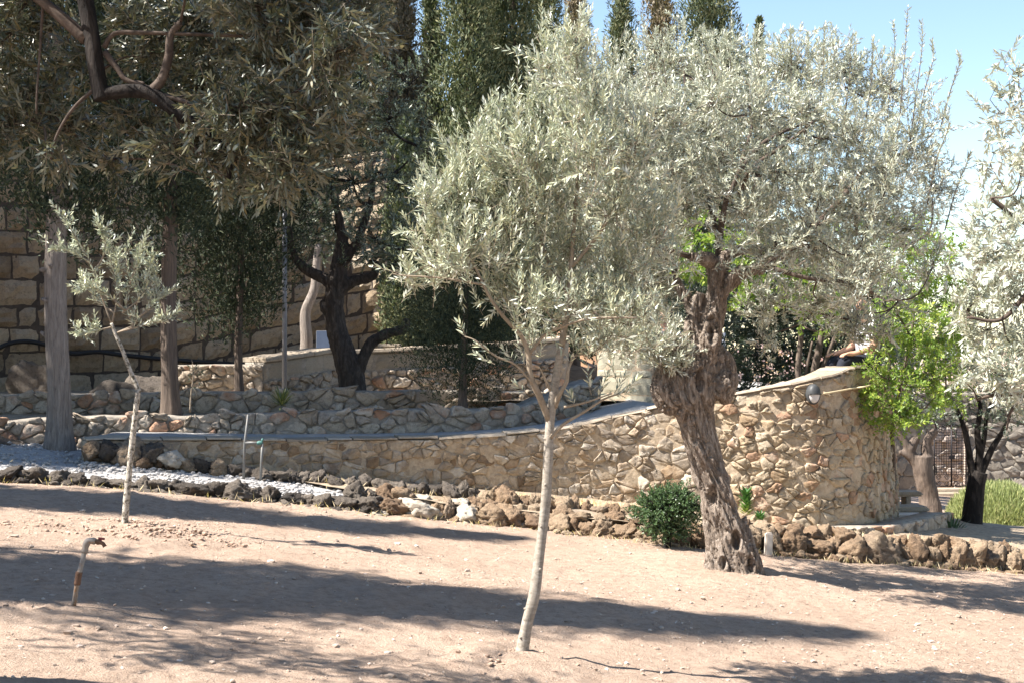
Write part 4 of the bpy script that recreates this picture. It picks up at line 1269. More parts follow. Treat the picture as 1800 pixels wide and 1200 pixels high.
# --- overhanging olive, top left; its trunk stands outside the picture
def overhang_olive():
    rng = np.random.default_rng(404)
    D = 5.7; k = D / FPX
    q = lambda px, py, dd=0.0: at(px, py, D + dd)
    base = q(-330, 900); base[2] = float(gz(base[0], base[1]))
    t = thing('olive_tree', base, 'overhanging olive with dark angular limb and hanging shaded leaves in the upper left corner', 'tree', 'olive trees')
    tr = MB(); br = MB(); nodes = []
    tube(tr, spline([base + [0, 0, -.1], base + [.03, 0, .5], base + [.15, .02, 1.1], q(-200, 150), q(-120, -30), q(0, -120), q(110, -90), q(145, -20)], 60), np.interp(np.linspace(0, 1, 60), [0, .1, .5, .8, 1], [.17, .14, .12, .06, .042]), 14)
    tube(tr, spline([q(142, -40), q(155, 30), q(166, 100), q(174, 150), q(180, 176)], 24), np.linspace(14.5, 15, 24) * k, 12)
    tube(tr, spline([q(172, 166), q(200, 163), q(235, 160), q(268, 166), q(300, 190), q(345, 222), q(385, 255), q(402, 285), q(405, 320)], 36), np.interp(np.linspace(0, 1, 36), [0, .4, 1], np.array([12, 13, 4.5]) * k), 12)
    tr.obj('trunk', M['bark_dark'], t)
    for pts, a, b in (([q(262, 165), q(285, 140), q(297, 100), q(300, 65), q(318, 40)], 10, 6), ([q(182, 85), q(200, 60), q(240, 58), q(300, 60), q(420, 65), q(520, 50)], 5, 2.5),
                      ([q(184, 92), q(205, 120), q(222, 142), q(255, 150)], 6, 4), ([q(-60, -60), q(40, -20), q(100, 25), q(150, 70)], 9, 11), ([q(75, 10), q(72, 60), q(68, 130), q(65, 200)], 3, 1.5),
                      ([q(275, 165), q(310, 175), q(360, 190), q(450, 200), q(560, 180)], 5, 2), ([q(300, 190), q(320, 230), q(380, 300), q(430, 330)], 4, 1.5), ([q(175, 150), q(130, 190), q(100, 240), q(90, 280)], 4, 1.5)):
        nodes += list(limb(br, pts, a * k, b * k, 20, 8, .01)[4:])
    L = [(20, 60, 80, 70, 30), (60, 150, 80, 70, 34), (20, 220, 70, 60, 26), (110, 220, 70, 55, 28), (120, 60, 60, 60, 14), (240, 220, 70, 50, 26), (330, 250, 75, 60, 40), (430, 270, 75, 60, 44), (500, 290, 55, 45, 26), (420, 190, 90, 60, 56), (520, 210, 80, 70, 52),
         (590, 190, 60, 70, 34), (400, 90, 90, 70, 58), (500, 100, 90, 70, 60), (590, 90, 80, 70, 48), (640, 50, 50, 50, 24), (330, 30, 80, 60, 46), (450, 10, 90, 60, 50), (560, 10, 90, 60, 46), (230, 30, 60, 50, 22), (260, 100, 60, 50, 20), (620, -10, 80, 50, 34), (350, 150, 70, 50, 36), (160, 120, 60, 60, 16), (50, 0, 70, 40, 22),
         (570, 260, 45, 45, 20), (200, 280, 40, 30, 9), (80, 275, 60, 30, 13), (480, 330, 35, 25, 9), (390, 320, 40, 25, 10)]
    L += [(-80, 100, 120, 90, 34), (-200, 40, 120, 90, 30), (-320, 120, 120, 90, 30), (-100, 240, 100, 80, 22), (100, -100, 140, 70, 30), (300, -90, 140, 70, 34), (520, -90, 120, 70, 30)]
    L += [(-500, -250, 260, 200, 70, -.2), (-250, -420, 260, 200, 34, .0), (0, -560, 260, 200, 34, -.3), (-700, -600, 300, 220, 60, .3), (-350, -850, 320, 220, 50, -.2), (-750, -150, 240, 200, 60, .5), (-950, -400, 260, 220, 60, .6), (-600, 150, 200, 160, 40, .5), (100, -330, 220, 130, 60, -.2), (330, -380, 200, 130, 50, -.3)]
    L = [(a_, b_, c_, d_, int(n_ * 1.25), *(e_ if e_ else [rng.uniform(.05, .6) if a_ < 420 and b_ > -20 else rng.uniform(-.3, .4)])) for a_, b_, c_, d_, n_, *e_ in L]
    cl = px_clumps(L, D, rng, .35)
    reach(br, nodes, cl, .008, rng, -.05)
    lf = MB(); tw = MB()
    cl = [(c, r * 1.08, int(n * 1.35)) for c, r, n in cl]
    clump_foliage(lf, tw, br, cl, rng, 18, .049, .0102, .18, -.15, .6, .6, .12, True, .55, .0022, .0013)
    br.obj('branches', M['bark_brown_olive'], t); tag(tw.obj('twigs', M['bark_twig'], t), kind='stuff')
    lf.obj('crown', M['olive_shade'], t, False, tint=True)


overhang_olive()


# --- pale olive reaching in from the right
def right_olive():
    rng = np.random.default_rng(505)
    D = 8.6; k = D / FPX
    q = lambda px, py, dd=0.0: at(px, py, D + dd)
    base = q(2120, 1100); base[2] = float(gz(base[0], base[1]))
    t = thing('olive_tree', base, 'pale olive crown reaching in at the right edge of the picture', 'tree', 'olive trees')
    tr = MB(); br = MB(); nodes = []
    tube(tr, spline([base + [0, 0, -.1], base + [-.05, 0, .6], base + [-.1, 0, 1.3], base + [-.25, 0, 1.9]], 40), np.linspace(.13, .085, 40), 14)
    tr.obj('trunk', M['bark_brown_olive'], t)
    top = base + np.array([-.25, 0, 1.9])
    for pts, a, b in (([top, q(2000, 500), q(1900, 430), q(1800, 390), q(1740, 350)], 14, 4), ([top, q(2030, 380), q(1940, 260), q(1860, 180), q(1800, 130)], 14, 4),
                      ([top, q(1990, 640), q(1880, 680), q(1800, 690), q(1740, 695), q(1715, 700)], 9, 2), ([q(1880, 680), q(1810, 690), q(1780, 720), q(1768, 755)], 4, 2), ([q(1900, 430), q(1820, 500), q(1760, 560), q(1700, 560)], 7, 2)):
        nodes += list(limb(br, pts, a * k, b * k, 22, 8, .01)[6:])
    L = [(1790, 130, 50, 50, 16), (1760, 200, 60, 60, 18), (1800, 260, 60, 60, 24), (1740, 290, 50, 60, 14), (1790, 360, 60, 60, 26), (1740, 400, 55, 50, 22), (1790, 440, 70, 55, 36), (1730, 450, 55, 45, 26), (1715, 500, 50, 40, 18), (1770, 520, 70, 50, 42), (1700, 545, 35, 25, 8),
         (1740, 580, 70, 45, 38), (1800, 600, 60, 50, 34), (1780, 660, 60, 35, 26), (1735, 640, 40, 25, 8), (1800, 690, 40, 25, 10), (1750, 680, 45, 18, 10), (1775, 720, 20, 15, 4), (1690, 665, 25, 12, 5),
         (1900, 200, 100, 90, 36), (1900, 400, 100, 90, 44), (1900, 580, 90, 80, 36), (2020, 300, 120, 100, 40), (2050, 500, 120, 90, 36), (2150, 400, 120, 100, 36)]
    cl = px_clumps(L, D, rng, .4)
    reach(br, nodes, cl, .008, rng)
    lf = MB(); tw = MB()
    clump_foliage(lf, tw, br, cl, rng, 20, .060, .0125, .20, .25, .6, .6, .05, True, .5, .003, .0018)
    br.obj('branches', M['bark_brown_olive'], t); tag(tw.obj('twigs', M['bark_twig'], t), kind='stuff')
    lf.obj('crown', M['olive_far'], t, False, tint=True)


right_olive()


# --- dark old olive on the terrace
def dark_olive():
    rng = np.random.default_rng(606)
    D = 20.3; k = D / FPX
    q = lambda px, py, dd=0.0: at(px, py, D + dd)
    base = q(620, 684)
    t = thing('olive_tree', base, 'dark shaded olive with forked trunk growing on the terrace beside the grey pole', 'tree', 'olive trees')
    raw = MB()
    tube(raw, spline([q(622, 700), q(618, 665), q(608, 630), q(594, 590), q(587, 545), q(590, 505), q(598, 460), q(604, 410)], 40), np.interp(np.linspace(0, 1, 40), [0, .2, .5, .75, 1], np.array([26, 22, 17, 18, 9]) * k), 16)
    tube(raw, spline([q(590, 510), q(570, 490), q(545, 478), q(523, 460), q(512, 435), q(506, 400)], 24), np.linspace(11, 5, 24) * k, 10)
    tube(raw, spline([q(592, 515), q(615, 498), q(640, 490), q(658, 485), q(660, 460)], 24), np.linspace(12, 6, 24) * k, 10)
    tube(raw, spline([q(625, 660), q(640, 625), q(655, 600), q(685, 585), q(710, 578), q(717, 562)], 24), np.linspace(12, 6, 24) * k, 10)
    tube(raw, spline([q(588, 555), q(573, 540), q(572, 528)], 10), np.linspace(14, 8, 10) * k, 10)
    tube(raw, spline([q(598, 470), q(630, 420), q(650, 360), q(660, 300)], 20), np.linspace(9, 4, 20) * k, 8)
    tube(raw, spline([q(602, 420), q(590, 360), q(570, 300), q(560, 250)], 20), np.linspace(8, 4, 20) * k, 8)
    disp = lambda v: .03 * fbm(v * np.array([9, 9, 2.5]), 3, 4) + .01 * fbm(v * 25, 5, 2)
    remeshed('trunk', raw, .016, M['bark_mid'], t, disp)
    br = MB()
    nodes = [q(506, 400), q(660, 460), q(604, 410), q(660, 300), q(560, 250), q(650, 360), q(590, 360)]
    L = [(520, 380, 60, 60, 40), (590, 400, 70, 50, 50), (660, 420, 70, 50, 50), (720, 400, 60, 60, 40), (540, 300, 70, 70, 55), (620, 320, 80, 70, 70), (700, 320, 70, 70, 60), (740, 260, 50, 70, 40), (600, 220, 80, 70, 60), (680, 210, 80, 70, 60), (720, 150, 60, 60, 36), (640, 140, 60, 60, 40), (560, 180, 60, 70, 40), (690, 470, 45, 35, 24), (640, 450, 45, 30, 20), (510, 440, 40, 35, 18), (750, 340, 40, 60, 26)]
    cl = px_clumps(L, D, rng, .7)
    reach(br, nodes, cl, .03, rng)
    lf = MB(); tw = MB()
    clump_foliage(lf, tw, br, cl, rng, 22, .075, .020, .34, .3, .6, .6, 0, False, .5, .008, .004)
    br.obj('branches', M['bark_dark'], t); tag(tw.obj('twigs', M['bark_dark'], t), kind='stuff')
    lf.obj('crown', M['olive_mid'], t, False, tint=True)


dark_olive()


# --- small multi-stem tree and stout olive by the gate
def side_trees():
    rng = np.random.default_rng(707)
    D = 18.6; k = D / FPX
    q = lambda px, py, dd=0.0: at(px, py, D + dd)
    base = q(1708, 946); base[2] = float(g0(base[0], base[1]))
    t = thing('olive_tree', base, 'dark trunked tree forking low into several stems before the round yellow-green bush', 'tree', 'olive trees')
    tr = MB(); br = MB(); nodes = []
    tube(tr, spline([base + [-.02, 0, -.1], q(1708, 920), q(1712, 880), q(1716, 850), q(1722, 828)], 24), np.interp(np.linspace(0, 1, 24), [0, .3, 1], np.array([24, 18, 14]) * k), 14)
    for pts, a, b in (([q(1718, 845), q(1708, 820), q(1700, 780), q(1690, 740), q(1672, 700)], 8, 3), ([q(1720, 838), q(1722, 800), q(1718, 760), q(1724, 720), q(1716, 690)], 8, 3), ([q(1722, 838), q(1738, 800), q(1752, 775), q(1768, 745), q(1776, 720)], 7, 3), ([q(1718, 820), q(1730, 770), q(1735, 730), q(1745, 700)], 6, 2)):
        nodes += list(limb(tr, pts, a * k, b * k, 20, 8, .02)[8:])
    tr.obj('trunk', M['bark_dark'], t)
    L = [(1650, 690, 50, 40, 34), (1690, 660, 60, 45, 46), (1740, 690, 55, 45, 42), (1660, 730, 45, 28, 22), (1770, 730, 45, 35, 30), (1720, 730, 50, 25, 24), (1620, 660, 40, 40, 22), (1700, 610, 60, 45, 40), (1780, 660, 50, 50, 34), (1645, 625, 45, 40, 26)]
    cl = px_clumps(L, D, rng, .4); reach(br, nodes, cl, .018, rng)
    lf = MB(); tw = MB()
    clump_foliage(lf, tw, br, cl, rng, 22, .05, .013, .22, .3, .6, .6, 0, False, .5, .005, .0025)
    br.obj('branches', M['bark_dark'], t); tag(tw.obj('twigs', M['bark_dark'], t), kind='stuff')
    lf.obj('crown', M['olive_mid'], t, False, tint=True)  # darker leaf colour stands in for the shade on this crown
    # stout olive trunk near the gate
    D2 = 24.0; k = D2 / FPX
    q = lambda px, py, dd=0.0: at(px, py, D2 + dd)
    base = q(1630, 892); base[2] = float(g0(base[0], base[1]))
    t = thing('olive_tree', base, 'stout pruned olive trunk with cut limbs standing near the iron gate', 'tree', 'olive trees')
    raw = MB()
    tube(raw, spline([base + [.05, 0, -.1], q(1634, 880), q(1628, 850), q(1622, 822), q(1622, 800)], 24), np.interp(np.linspace(0, 1, 24), [0, .3, 1], np.array([24, 17, 18]) * k), 14)
    tube(raw, spline([q(1616, 815), q(1605, 805), q(1592, 798), q(1580, 793)], 14), np.linspace(10, 5, 14) * k, 10)
    tube(raw, spline([q(1628, 815), q(1630, 795), q(1628, 780), q(1636, 765), q(1646, 755)], 16), np.linspace(12, 5, 16) * k, 10)
    tube(raw, spline([q(1612, 815), q(1600, 795), q(1590, 775), q(1580, 755), q(1576, 735)], 16), np.linspace(10, 4, 16) * k, 10)
    tube(raw, spline([q(1600, 790), q(1608, 775), q(1615, 765)], 10), np.linspace(9, 6, 10) * k, 10)
    remeshed('trunk', raw, .022, M['bark_brown'], t, lambda v: .03 * fbm(v * np.array([9, 9, 3]), 3, 4))
    br = MB()
    L = [(1590, 720, 40, 30, 26), (1640, 735, 40, 22, 20), (1610, 690, 45, 35, 24), (1560, 715, 35, 30, 18)]
    cl = px_clumps(L, D2, rng, .4); reach(br, [q(1646, 755), q(1576, 735), q(1615, 765)], cl, .02, rng)
    lf = MB(); tw = MB()
    clump_foliage(lf, tw, br, cl, rng, 22, .06, .014, .25, .3, .6, .6, 0, False)
    br.obj('branches', M['bark_dark'], t); lf.obj('crown', M['olive_mid'], t, False, tint=True)


side_trees()


# --- bright green trees with feathery compound leaves
def green_tree(base, trunk_pts, r0, L, D, label, seed, nt=1.0, mat='green', ll=.075, lw=.03):
    rng = np.random.default_rng(seed)
    t = thing('green_tree', base, label, 'tree', 'bright green leafy trees')
    tr = MB(); br = MB(); lf = MB(); tw = MB()
    P = spline(trunk_pts, 30); tube(tr, P, np.linspace(r0, r0 * .5, 30), 10)
    tr.obj('trunk', M['bark_brown'], t)
    cl = px_clumps(L, D, rng, .5); reach(br, list(P[12:]), cl, r0 * .5, rng)
    cl = [(c, r, int(n * nt)) for c, r, n in cl]
    clump_foliage(lf, tw, br, cl, rng, 16, ll, lw, .24, -.05, .8, .5, .2, True, .5, .006, .002, (60, 80))
    br.obj('branches', M['bark_brown'], t); tag(tw.obj('leaf_stalks', M['bark_twig'], t), kind='stuff')
    lf.obj('crown', M[mat], t, False, tint=True)


q = lambda px, py, d: at(px, py, d)
b = q(1570, 900, 17.9); b[2] = float(g0(b[0], b[1]))
green_tree(b, [b + [.02, 0, -.1], q(1571, 840, 17.9), q(1570, 790, 17.8), q(1569, 750, 17.6), q(1580, 690, 17.3), q(1600, 600, 17.0), q(1610, 520, 17.0)], .032,
           [(1560, 610, 45, 40, 34), (1600, 590, 50, 50, 40), (1650, 600, 50, 50, 40), (1560, 665, 45, 35, 34), (1540, 700, 40, 28, 26), (1580, 720, 45, 35, 34), (1600, 680, 50, 45, 40), (1640, 660, 50, 45, 34), (1600, 740, 40, 25, 24), (1680, 560, 45, 50, 30), (1620, 520, 55, 45, 36), (1570, 540, 45, 45, 26), (1670, 640, 40, 40, 22), (1590, 440, 50, 45, 26), (1640, 440, 50, 45, 22), (1520, 690, 30, 15, 9), (1640, 700, 40, 30, 22), (1690, 590, 45, 45, 22), (1670, 500, 50, 45, 24), (1560, 480, 45, 45, 22), (1610, 400, 50, 40, 20), (1700, 660, 35, 35, 14), (1545, 570, 40, 35, 20), (1530, 640, 30, 25, 14), (1600, 460, 55, 45, 34), (1640, 540, 55, 45, 34), (1660, 430, 50, 40, 26), (1580, 420, 50, 35, 24), (1690, 540, 40, 40, 22), (1630, 610, 50, 45, 34), (1560, 740, 35, 20, 14), (1660, 700, 40, 30, 18)],
           16.6, 'bright green feathery-leaved tree draping over the round end of the bastion wall', 808, .85, 'green', .062, .022)
b = q(1404, 676, 17.6)
green_tree(b, [b + [0, 0, -.1], q(1403, 640, 17.6), q(1408, 590, 17.6), q(1410, 540, 17.6), q(1400, 470, 17.6)], .042,
           [(1240, 470, 60, 40, 40), (1220, 410, 50, 50, 34), (1300, 430, 60, 50, 40), (1320, 490, 45, 35, 22), (1400, 540, 45, 25, 26), (1440, 520, 50, 30, 30), (1470, 560, 40, 25, 20), (1380, 480, 60, 40, 34), (1560, 400, 60, 40, 30), (1480, 420, 60, 50, 34), (1340, 390, 60, 50, 34), (1300, 520, 40, 25, 14), (1220, 480, 30, 20, 12)],
           17.2, 'bright green tree on the plaza seen behind the old olive crown', 809, 1.0, 'green', .070, .028)


# --- cypresses
def cypress(label, base, H, R, n, mat, seed, z0=0.0, ll=.16, lw=.045, trunk_r=.12, bark='bark_brown', core=True, lump=.35, top=.55, group='cypress trees', name='cypress_tree', inner=3000, lean=0.0, lob=14):
    """columnar conifer: trunk and upright sprays; z0 is where the foliage starts"""
    rng = np.random.default_rng(seed)
    base = np.asarray(base, float)
    t = thing(name, base, label, 'tree', group)
    tr = MB()
    zz = np.concatenate([np.linspace(-.15, .5, 12), np.linspace(.6, H * .92, 48)]); nz_ = len(zz)
    P = np.stack([np.full(nz_, base[0]) + lean * zz + .02 * np.sin(zz * 1.3), np.full(nz_, base[1]), base[2] + zz], 1)
    rad = trunk_r * (1 - zz / H).clip(.05, 1) ** .7 * (1 + .35 * np.exp(-np.maximum(zz, 0) / .18))
    P[:, 0] += .02 * np.sin(zz * 2.1 + seed); P[:, 1] += .02 * np.cos(zz * 1.7 + seed)
    tube(tr, P, rad, 28, True, None, lambda i, a: 1 + .06 * np.cos(5 * a + i * .2) + .05 * np.cos(9 * a - i * .15) + .03 * np.cos(14 * a + i * .4))
    if trunk_r > .095 and z0 > 2:
        for _ in range(11):                                          # stubs of dropped branches
            i_ = rng.integers(14, 34); a_ = rng.uniform(0, 6.28); d_ = np.array([math.cos(a_), math.sin(a_), rng.uniform(-.1, .5)])
            c_ = P[i_]; l_ = trunk_r * rng.uniform(1.05, 1.5)
            tube(tr, np.array([c_, c_ + d_ * l_ * .8, c_ + d_ * l_]), [trunk_r * .32, trunk_r * .2, trunk_r * .13], 8)
    tr.obj('trunk', M[bark], t)
    lf = MB()
    def prof(u):
        return np.clip((u / .12), 0, 1) ** .6 * np.clip(1 - ((u - .12).clip(0, 1) / .88) ** 1.8, 0.02, 1) ** top
    nl = max(30, int(lob * (H - z0)))
    lu = (np.arange(nl) + rng.random(nl)) / nl; lth = rng.uniform(0, 6.283, nl)
    lz = z0 + lu * (H - z0); pr = R * prof(lu)
    lr = pr * rng.uniform(.28, .62 + lump * .3, nl) + .03
    lo_ = pr * rng.uniform(.35, .75 + lump * .35, nl)
    wgt = lr ** 2 + .01; wgt /= wgt.sum()
    pick = rng.choice(nl, n, p=wgt)
    dd_ = rand_dirs(n, rng)
    sh = (1 - np.abs(rng.normal(size=n)) * .22).clip(.2, 1)
    el = np.array([1, 1, 1.7])
    lc = np.stack([base[0] + lean * lz + np.cos(lth) * lo_, base[1] + np.sin(lth) * lo_, base[2] + lz], 1)
    p = lc[pick] + dd_ * el * (lr[pick] * sh)[:, None]
    p[:, 2] = np.minimum(p[:, 2], base[2] + H * 1.02)
    out = nrm(dd_ * np.array([1, 1, .4]) + .001)
    D = nrm(out * .5 + np.array([0, 0, .75]) + rng.normal(size=(n, 3)) * .45)
    Nn = dd_ + rng.normal(size=(n, 3)) * .5 + np.array([0, 0, .3])
    leaves(lf, p, D, Nn, ll * rng.uniform(.5, 1.3, n), lw * rng.uniform(.6, 1.3, n), rng.random(n), False)
    if core:
        m = inner
        u = rng.random(m); th = rng.uniform(0, 6.28, m); z = z0 + u * (H - z0); r_ = R * prof(u) * rng.random(m) ** .5 * .65
        p = np.stack([base[0] + lean * z + np.cos(th) * r_, base[1] + np.sin(th) * r_, base[2] + z], 1)
        leaves(lf, p, nrm(np.array([0, 0, 1.0]) + rng.normal(size=(m, 3)) * .4), rng.normal(size=(m, 3)), ll * 1.6, lw * 2.2, rng.random(m) * .3, False)
    lf.obj('crown', M[mat], t, False, tint=True)
    return t


def cz(px, d, z):
    p = at(px, 600, d); p[2] = z
    return p


# the two trunks on the bank
cypress('big cypress with thick bare pale trunk beside the gravel path', cz(100, 15.9, EYE - 1.20), 11, 1.05, 60000, 'cypress_dark', 1, 2.5, .085, .022, .132, 'bark_cypress', inner=1500, lump=.9, lob=8)
cypress('cypress with slimmer dark trunk rising from the terrace behind the thin sapling', cz(297, 17.0, EYE - .88), 10.5, 1.0, 55000, 'cypress_dark', 2, 2.3, .085, .022, .10, 'bark_brown', inner=1500, lump=.9, lob=8)
# conifer hanging low between trunk and pole
cypress('dark low conifer with dangling sprays in front of the ancient wall', cz(420, 19.8, EYE - .72), 7.5, 1.0, 60000, 'cypress_dark', 3, 1.15, .085, .022, .055, 'bark_brown', inner=900, lump=1.1, lob=8)
cypress('small dark needled tree with thin stem on the terrace before the planter wall', cz(815, 18.2, EYE - .86), 3.0, 0.72, 40000, 'cypress_dark', 4, .42, .06, .012, .05, 'bark_brown', inner=800, lump=.9, top=.9, lob=16)
cypress('slender light green conifer lit beside the corner of the ancient wall', cz(715, 25.0, EYE - .3), 4.2, .42, 9000, 'cypress', 5, .15, .12, .035, .05, 'bark_brown', inner=1200, lump=.6)
# skyline cypresses
CY = [(708, 31, .66, 9.0, 'cypress_brown', 'brownish slim cypress on the skyline nearest the overhanging olive', .5),
      (757, 34, .5, 9.6, 'cypress', 'slim grey-green cypress between the brownish and the broad one on the skyline', .5),
      (822, 29, .78, 14, 'cypress', 'broad tall sunlit cypress on the skyline beyond the dark olive', .4),
      (900, 30, .86, 12, 'cypress', 'dense dark green cypress on the skyline left of the young olive top', .4),
      (1010, 35, .5, 10, 'cypress_brown', 'cypress half hidden behind the top of the young olive', .5),
      (1092, 36, .62, 10.4, 'cypress', 'narrow cypress tip showing just above the pale olive crowns', .4),
      (1160, 34, .66, 10.0, 'cypress_brown', 'grey brown cypress tip second from the big dark column', .4),
      (1250, 31, .8, 12.5, 'cypress', 'thick column cypress with dark side standing above the old olive crown', .25),
      (1335, 38, .16, 9.2, 'cypress', 'tiny cypress spire peeping over the old olive crown', .4),
      (672, 32, .6, 12, 'cypress', 'green cypress just left of the brownish slim one on the skyline', .5),
      (860, 33, .6, 12, 'cypress_dark', 'dark cypress filling the gap between the two broad skyline columns', .5),
      (955, 32, .6, 10.5, 'cypress', 'cypress right of the dense dark skyline column behind the young olive', .5),
      (735, 36, .6, 7.5, 'cypress_dark', 'lower dark cypress behind the brownish slim one', .5),
      (648, 33, .7, 11, 'cypress', 'cypress hidden behind the edge of the overhanging olive', .5),
      (560, 30, .9, 12, 'cypress_dark', 'dark cypress behind the dark terrace olive', .5),
      (470, 29, .95, 12, 'cypress_dark', 'dark cypress behind the pole above the ancient wall', .5),
      (370, 30, 1.0, 12, 'cypress_dark', 'dark cypress over the ancient wall between slim trunk and pole', .5),
      (220, 28, 1.0, 12, 'cypress_dark', 'dark cypress over the ancient wall between the two bare trunks', .5),
      (40, 27, 1.0, 12, 'cypress_dark', 'dark cypress over the left end of the ancient wall', .5),
      (800, 32, .8, 6.2, 'cypress', 'short bushy conifer at the foot of the skyline cypresses', .6),
      (900, 33, .9, 6.0, 'cypress_brown', 'short brownish conifer beside the foot of the dense skyline cypress', .6)]
for i, (px, d, R_, H_, m_, lab, lu) in enumerate(CY):
    cypress(lab, cz(px, d, EYE - .5), H_, R_, int(16000 + 24000 * R_), m_, 20 + i, .4, .125, .032, .12, 'bark_brown', inner=int(3500 * R_ + 800), lump=lu)
# trees standing outside the picture on the left, known from their long shadows
for i, (x, y, H_, R_, lab) in enumerate(((-9.3, 6.75, 12.6, 1.15, 'tall cypress left of the picture whose long shadow crosses the soil'),
                                         (-10.6, 10.6, 11.5, .8, 'cypress left of the picture shading the near rocks'),
                                         (-11.5, 13.6, 12.5, 1.1, 'cypress left of the picture shading the path'),
                                         (-12.0, 16.6, 13, 1.2, 'cypress left of the picture shading the lower terrace'),
                                         (-12.5, 20.0, 13, 1.3, 'cypress left of the picture shading the ancient wall'))):
    cypress(lab, (x, y, float(g0(x, y))), H_, R_, 14000, 'cypress_dark', 60 + i, .8, .26, .08, .16, 'bark_brown', inner=5000, lump=.5, group='cypress trees')

# ------------------------------------------------------------------ trees and shrubs behind
def leafy(name, label, cat, base, clumps, mat, rng, n_leaf, ll, lw, twig, group=None, trunk=None, bark='bark_brown', up=.4, hexa=False, out=.7, rnd=.6, stem=True, crown='crown'):
    t = thing(name, base, label, cat, group)
    lf = MB(); tw = MB(); br = MB()
    if trunk is not None:
        tr = MB(); P = spline(trunk[0], 30); tube(tr, P, np.linspace(trunk[1], trunk[2], 30), 12)
        tr.obj('trunk', M[bark], t)
        reach(br, list(P[14:]), clumps, trunk[2] * .7, rng)
    clump_foliage(lf, tw, br if stem else None, clumps, rng, n_leaf, ll, lw, twig, up, out, rnd, 0, hexa, .45, .006, .002)
    if br.n: tag(br.obj('branches', M[bark], t), kind='stuff')
    lf.obj(crown, M[mat], t, False, tint=True)
    return t


rg = np.random.default_rng(900)
L = [(x, y, 42, 42, 40) for x in range(1285, 1500, 40) for y in (470, 520, 570, 620, 665)] + [(x, y, 45, 45, 40, 6.0) for x in range(1160, 1300, 45) for y in (480, 550, 610, 650)]
t = leafy('oleander_hedge', 'dark oleander hedge with few pink blossoms on the plaza behind the old olive', 'hedge', cz(1390, 18.6, EYE - .5), px_clumps(L, 18.6, rg, .35), 'hedge', rg, 16, .10, .022, .28, None, None, stem=False, crown='foliage')
fl = MB()
fc = np.array([at(x, y, 18.05) for x, y in ((1370, 615), (1372, 622), (1352, 650), (1345, 640), (1386, 625), (1395, 645), (1330, 665), (1350, 680), (1320, 690), (1378, 655), (1412, 640), (1430, 660), (1452, 645), (1440, 680), (1445, 630), (1300, 660), (1288, 620), (1405, 668), (1390, 690), (1340, 605))])
P_ = np.repeat(fc, 9, 0) + rg.normal(size=(len(fc) * 9, 3)) * .032
leaves(fl, P_, rand_dirs(len(P_), rg), rand_dirs(len(P_), rg) + np.array([0, -1.0, 0]), .034, .03, rg.random(len(P_)), True)
tag(fl.obj('blossoms', M['flower'], t, False, tint=True), kind='stuff')
for px, p2, r_ in ((1432, [(1428, 690), (1432, 650), (1440, 610), (1446, 580)], .06), (1418, [(1415, 690), (1418, 650), (1428, 600)], .025), (1455, [(1440, 660), (1460, 610), (1476, 575)], .035)):
    mb = MB(); P2 = spline([at(a, b_, 17.9) for a, b_ in p2], 16); tube(mb, P2, np.linspace(r_, r_ * .6, 16), 10)
    tag(mb.obj('stem', M['bark_brown'], t))

# tree with pale lit bare trunk behind the planter wall
b = at(538, 628, 24)
leafy('olive_tree', 'bare pale sunlit trunk behind the planter wall between pole and dark olive', 'tree', b, px_clumps([(560, 420, 45, 40, 30), (540, 380, 50, 40, 30), (585, 440, 30, 25, 14), (600, 390, 40, 40, 20)], 24, rg, .3), 'olive_mid', rg, 18, .07, .018, .3, 'olive trees',
      ([at(536, 640, 24), at(539, 600, 24), at(537, 570, 24), at(538, 545, 24), at(552, 510, 24), at(556, 470, 24), at(560, 430, 24)], .115, .06), 'bark_cypress')
# foliage masses closing the view beyond the right wall and between the trunks
for px, py, d, rx, ry, n, lab, mt in ((1600, 560, 52, 120, 90, 260, 'rounded dark tree beyond the gate wall behind the bright green tree', 'olive_mid'), (1780, 640, 54, 130, 80, 260, 'rounded grey-green tree beyond the gate wall at the picture edge', 'olive_mid'), (1960, 600, 52, 130, 100, 200, 'rounded tree beyond the gate wall outside the picture', 'olive_mid')):
    base = cz(px, d, -2.6)
    k_ = d / FPX
    cl = [(at(px + rg.uniform(-.7, .7) * rx, py + rg.uniform(-.6, .8) * ry, d + rg.uniform(-1, 1)), np.array([.45 * rx * k_, .45 * rx * k_, .4 * ry * k_]), n // 8) for _ in range(16)]
    leafy('far_tree', lab, 'tree', base, cl, mt, rg, 18, .16, .06, .6, 'trees beyond the gate wall', ([base, base + [0, 0, 1.5], at(px, py + 40, d)], .16, .1))
for px, d, lab in ((985, 27.5, 'dark bushy shrub on the terrace behind the young olive'), (1090, 28, 'dark bushy shrub behind the cream block wall'), (870, 26.5, 'dark bushy shrub behind the planter wall right of the needled tree'), (770, 27, 'dark bushy shrub left of the needled tree')):
    leafy('shrub', lab, 'shrub', cz(px, d, EYE - .25), px_clumps([(px + rg.uniform(-45, 45), 560 + rg.uniform(-70, 40), 40, 40, 34) for _ in range(8)], d, rg, .5), 'cypress_dark', rg, 16, .10, .03, .3, 'shrubs on the upper terrace', None, stem=False, crown='foliage')

# hillside behind
xs = np.linspace(-40, 3.6, 80)
A = np.stack([xs, np.full(80, 30.0)], 1); B = np.stack([xs * 1.3, np.full(80, 60.0)], 1)
hz = np.interp(xs, [-40, -6, 1, 3.5, 6, 60], [.6, .6, .9, .4, -2.5, -3.2])
sheet('hillside', A, B, np.minimum(hz, 1.25) - .05, hz + np.where(xs < 3, 1.6, 0), M['bed_brown'] if 'bed_brown' in M else M['bed'], 24, 0.4, 31)

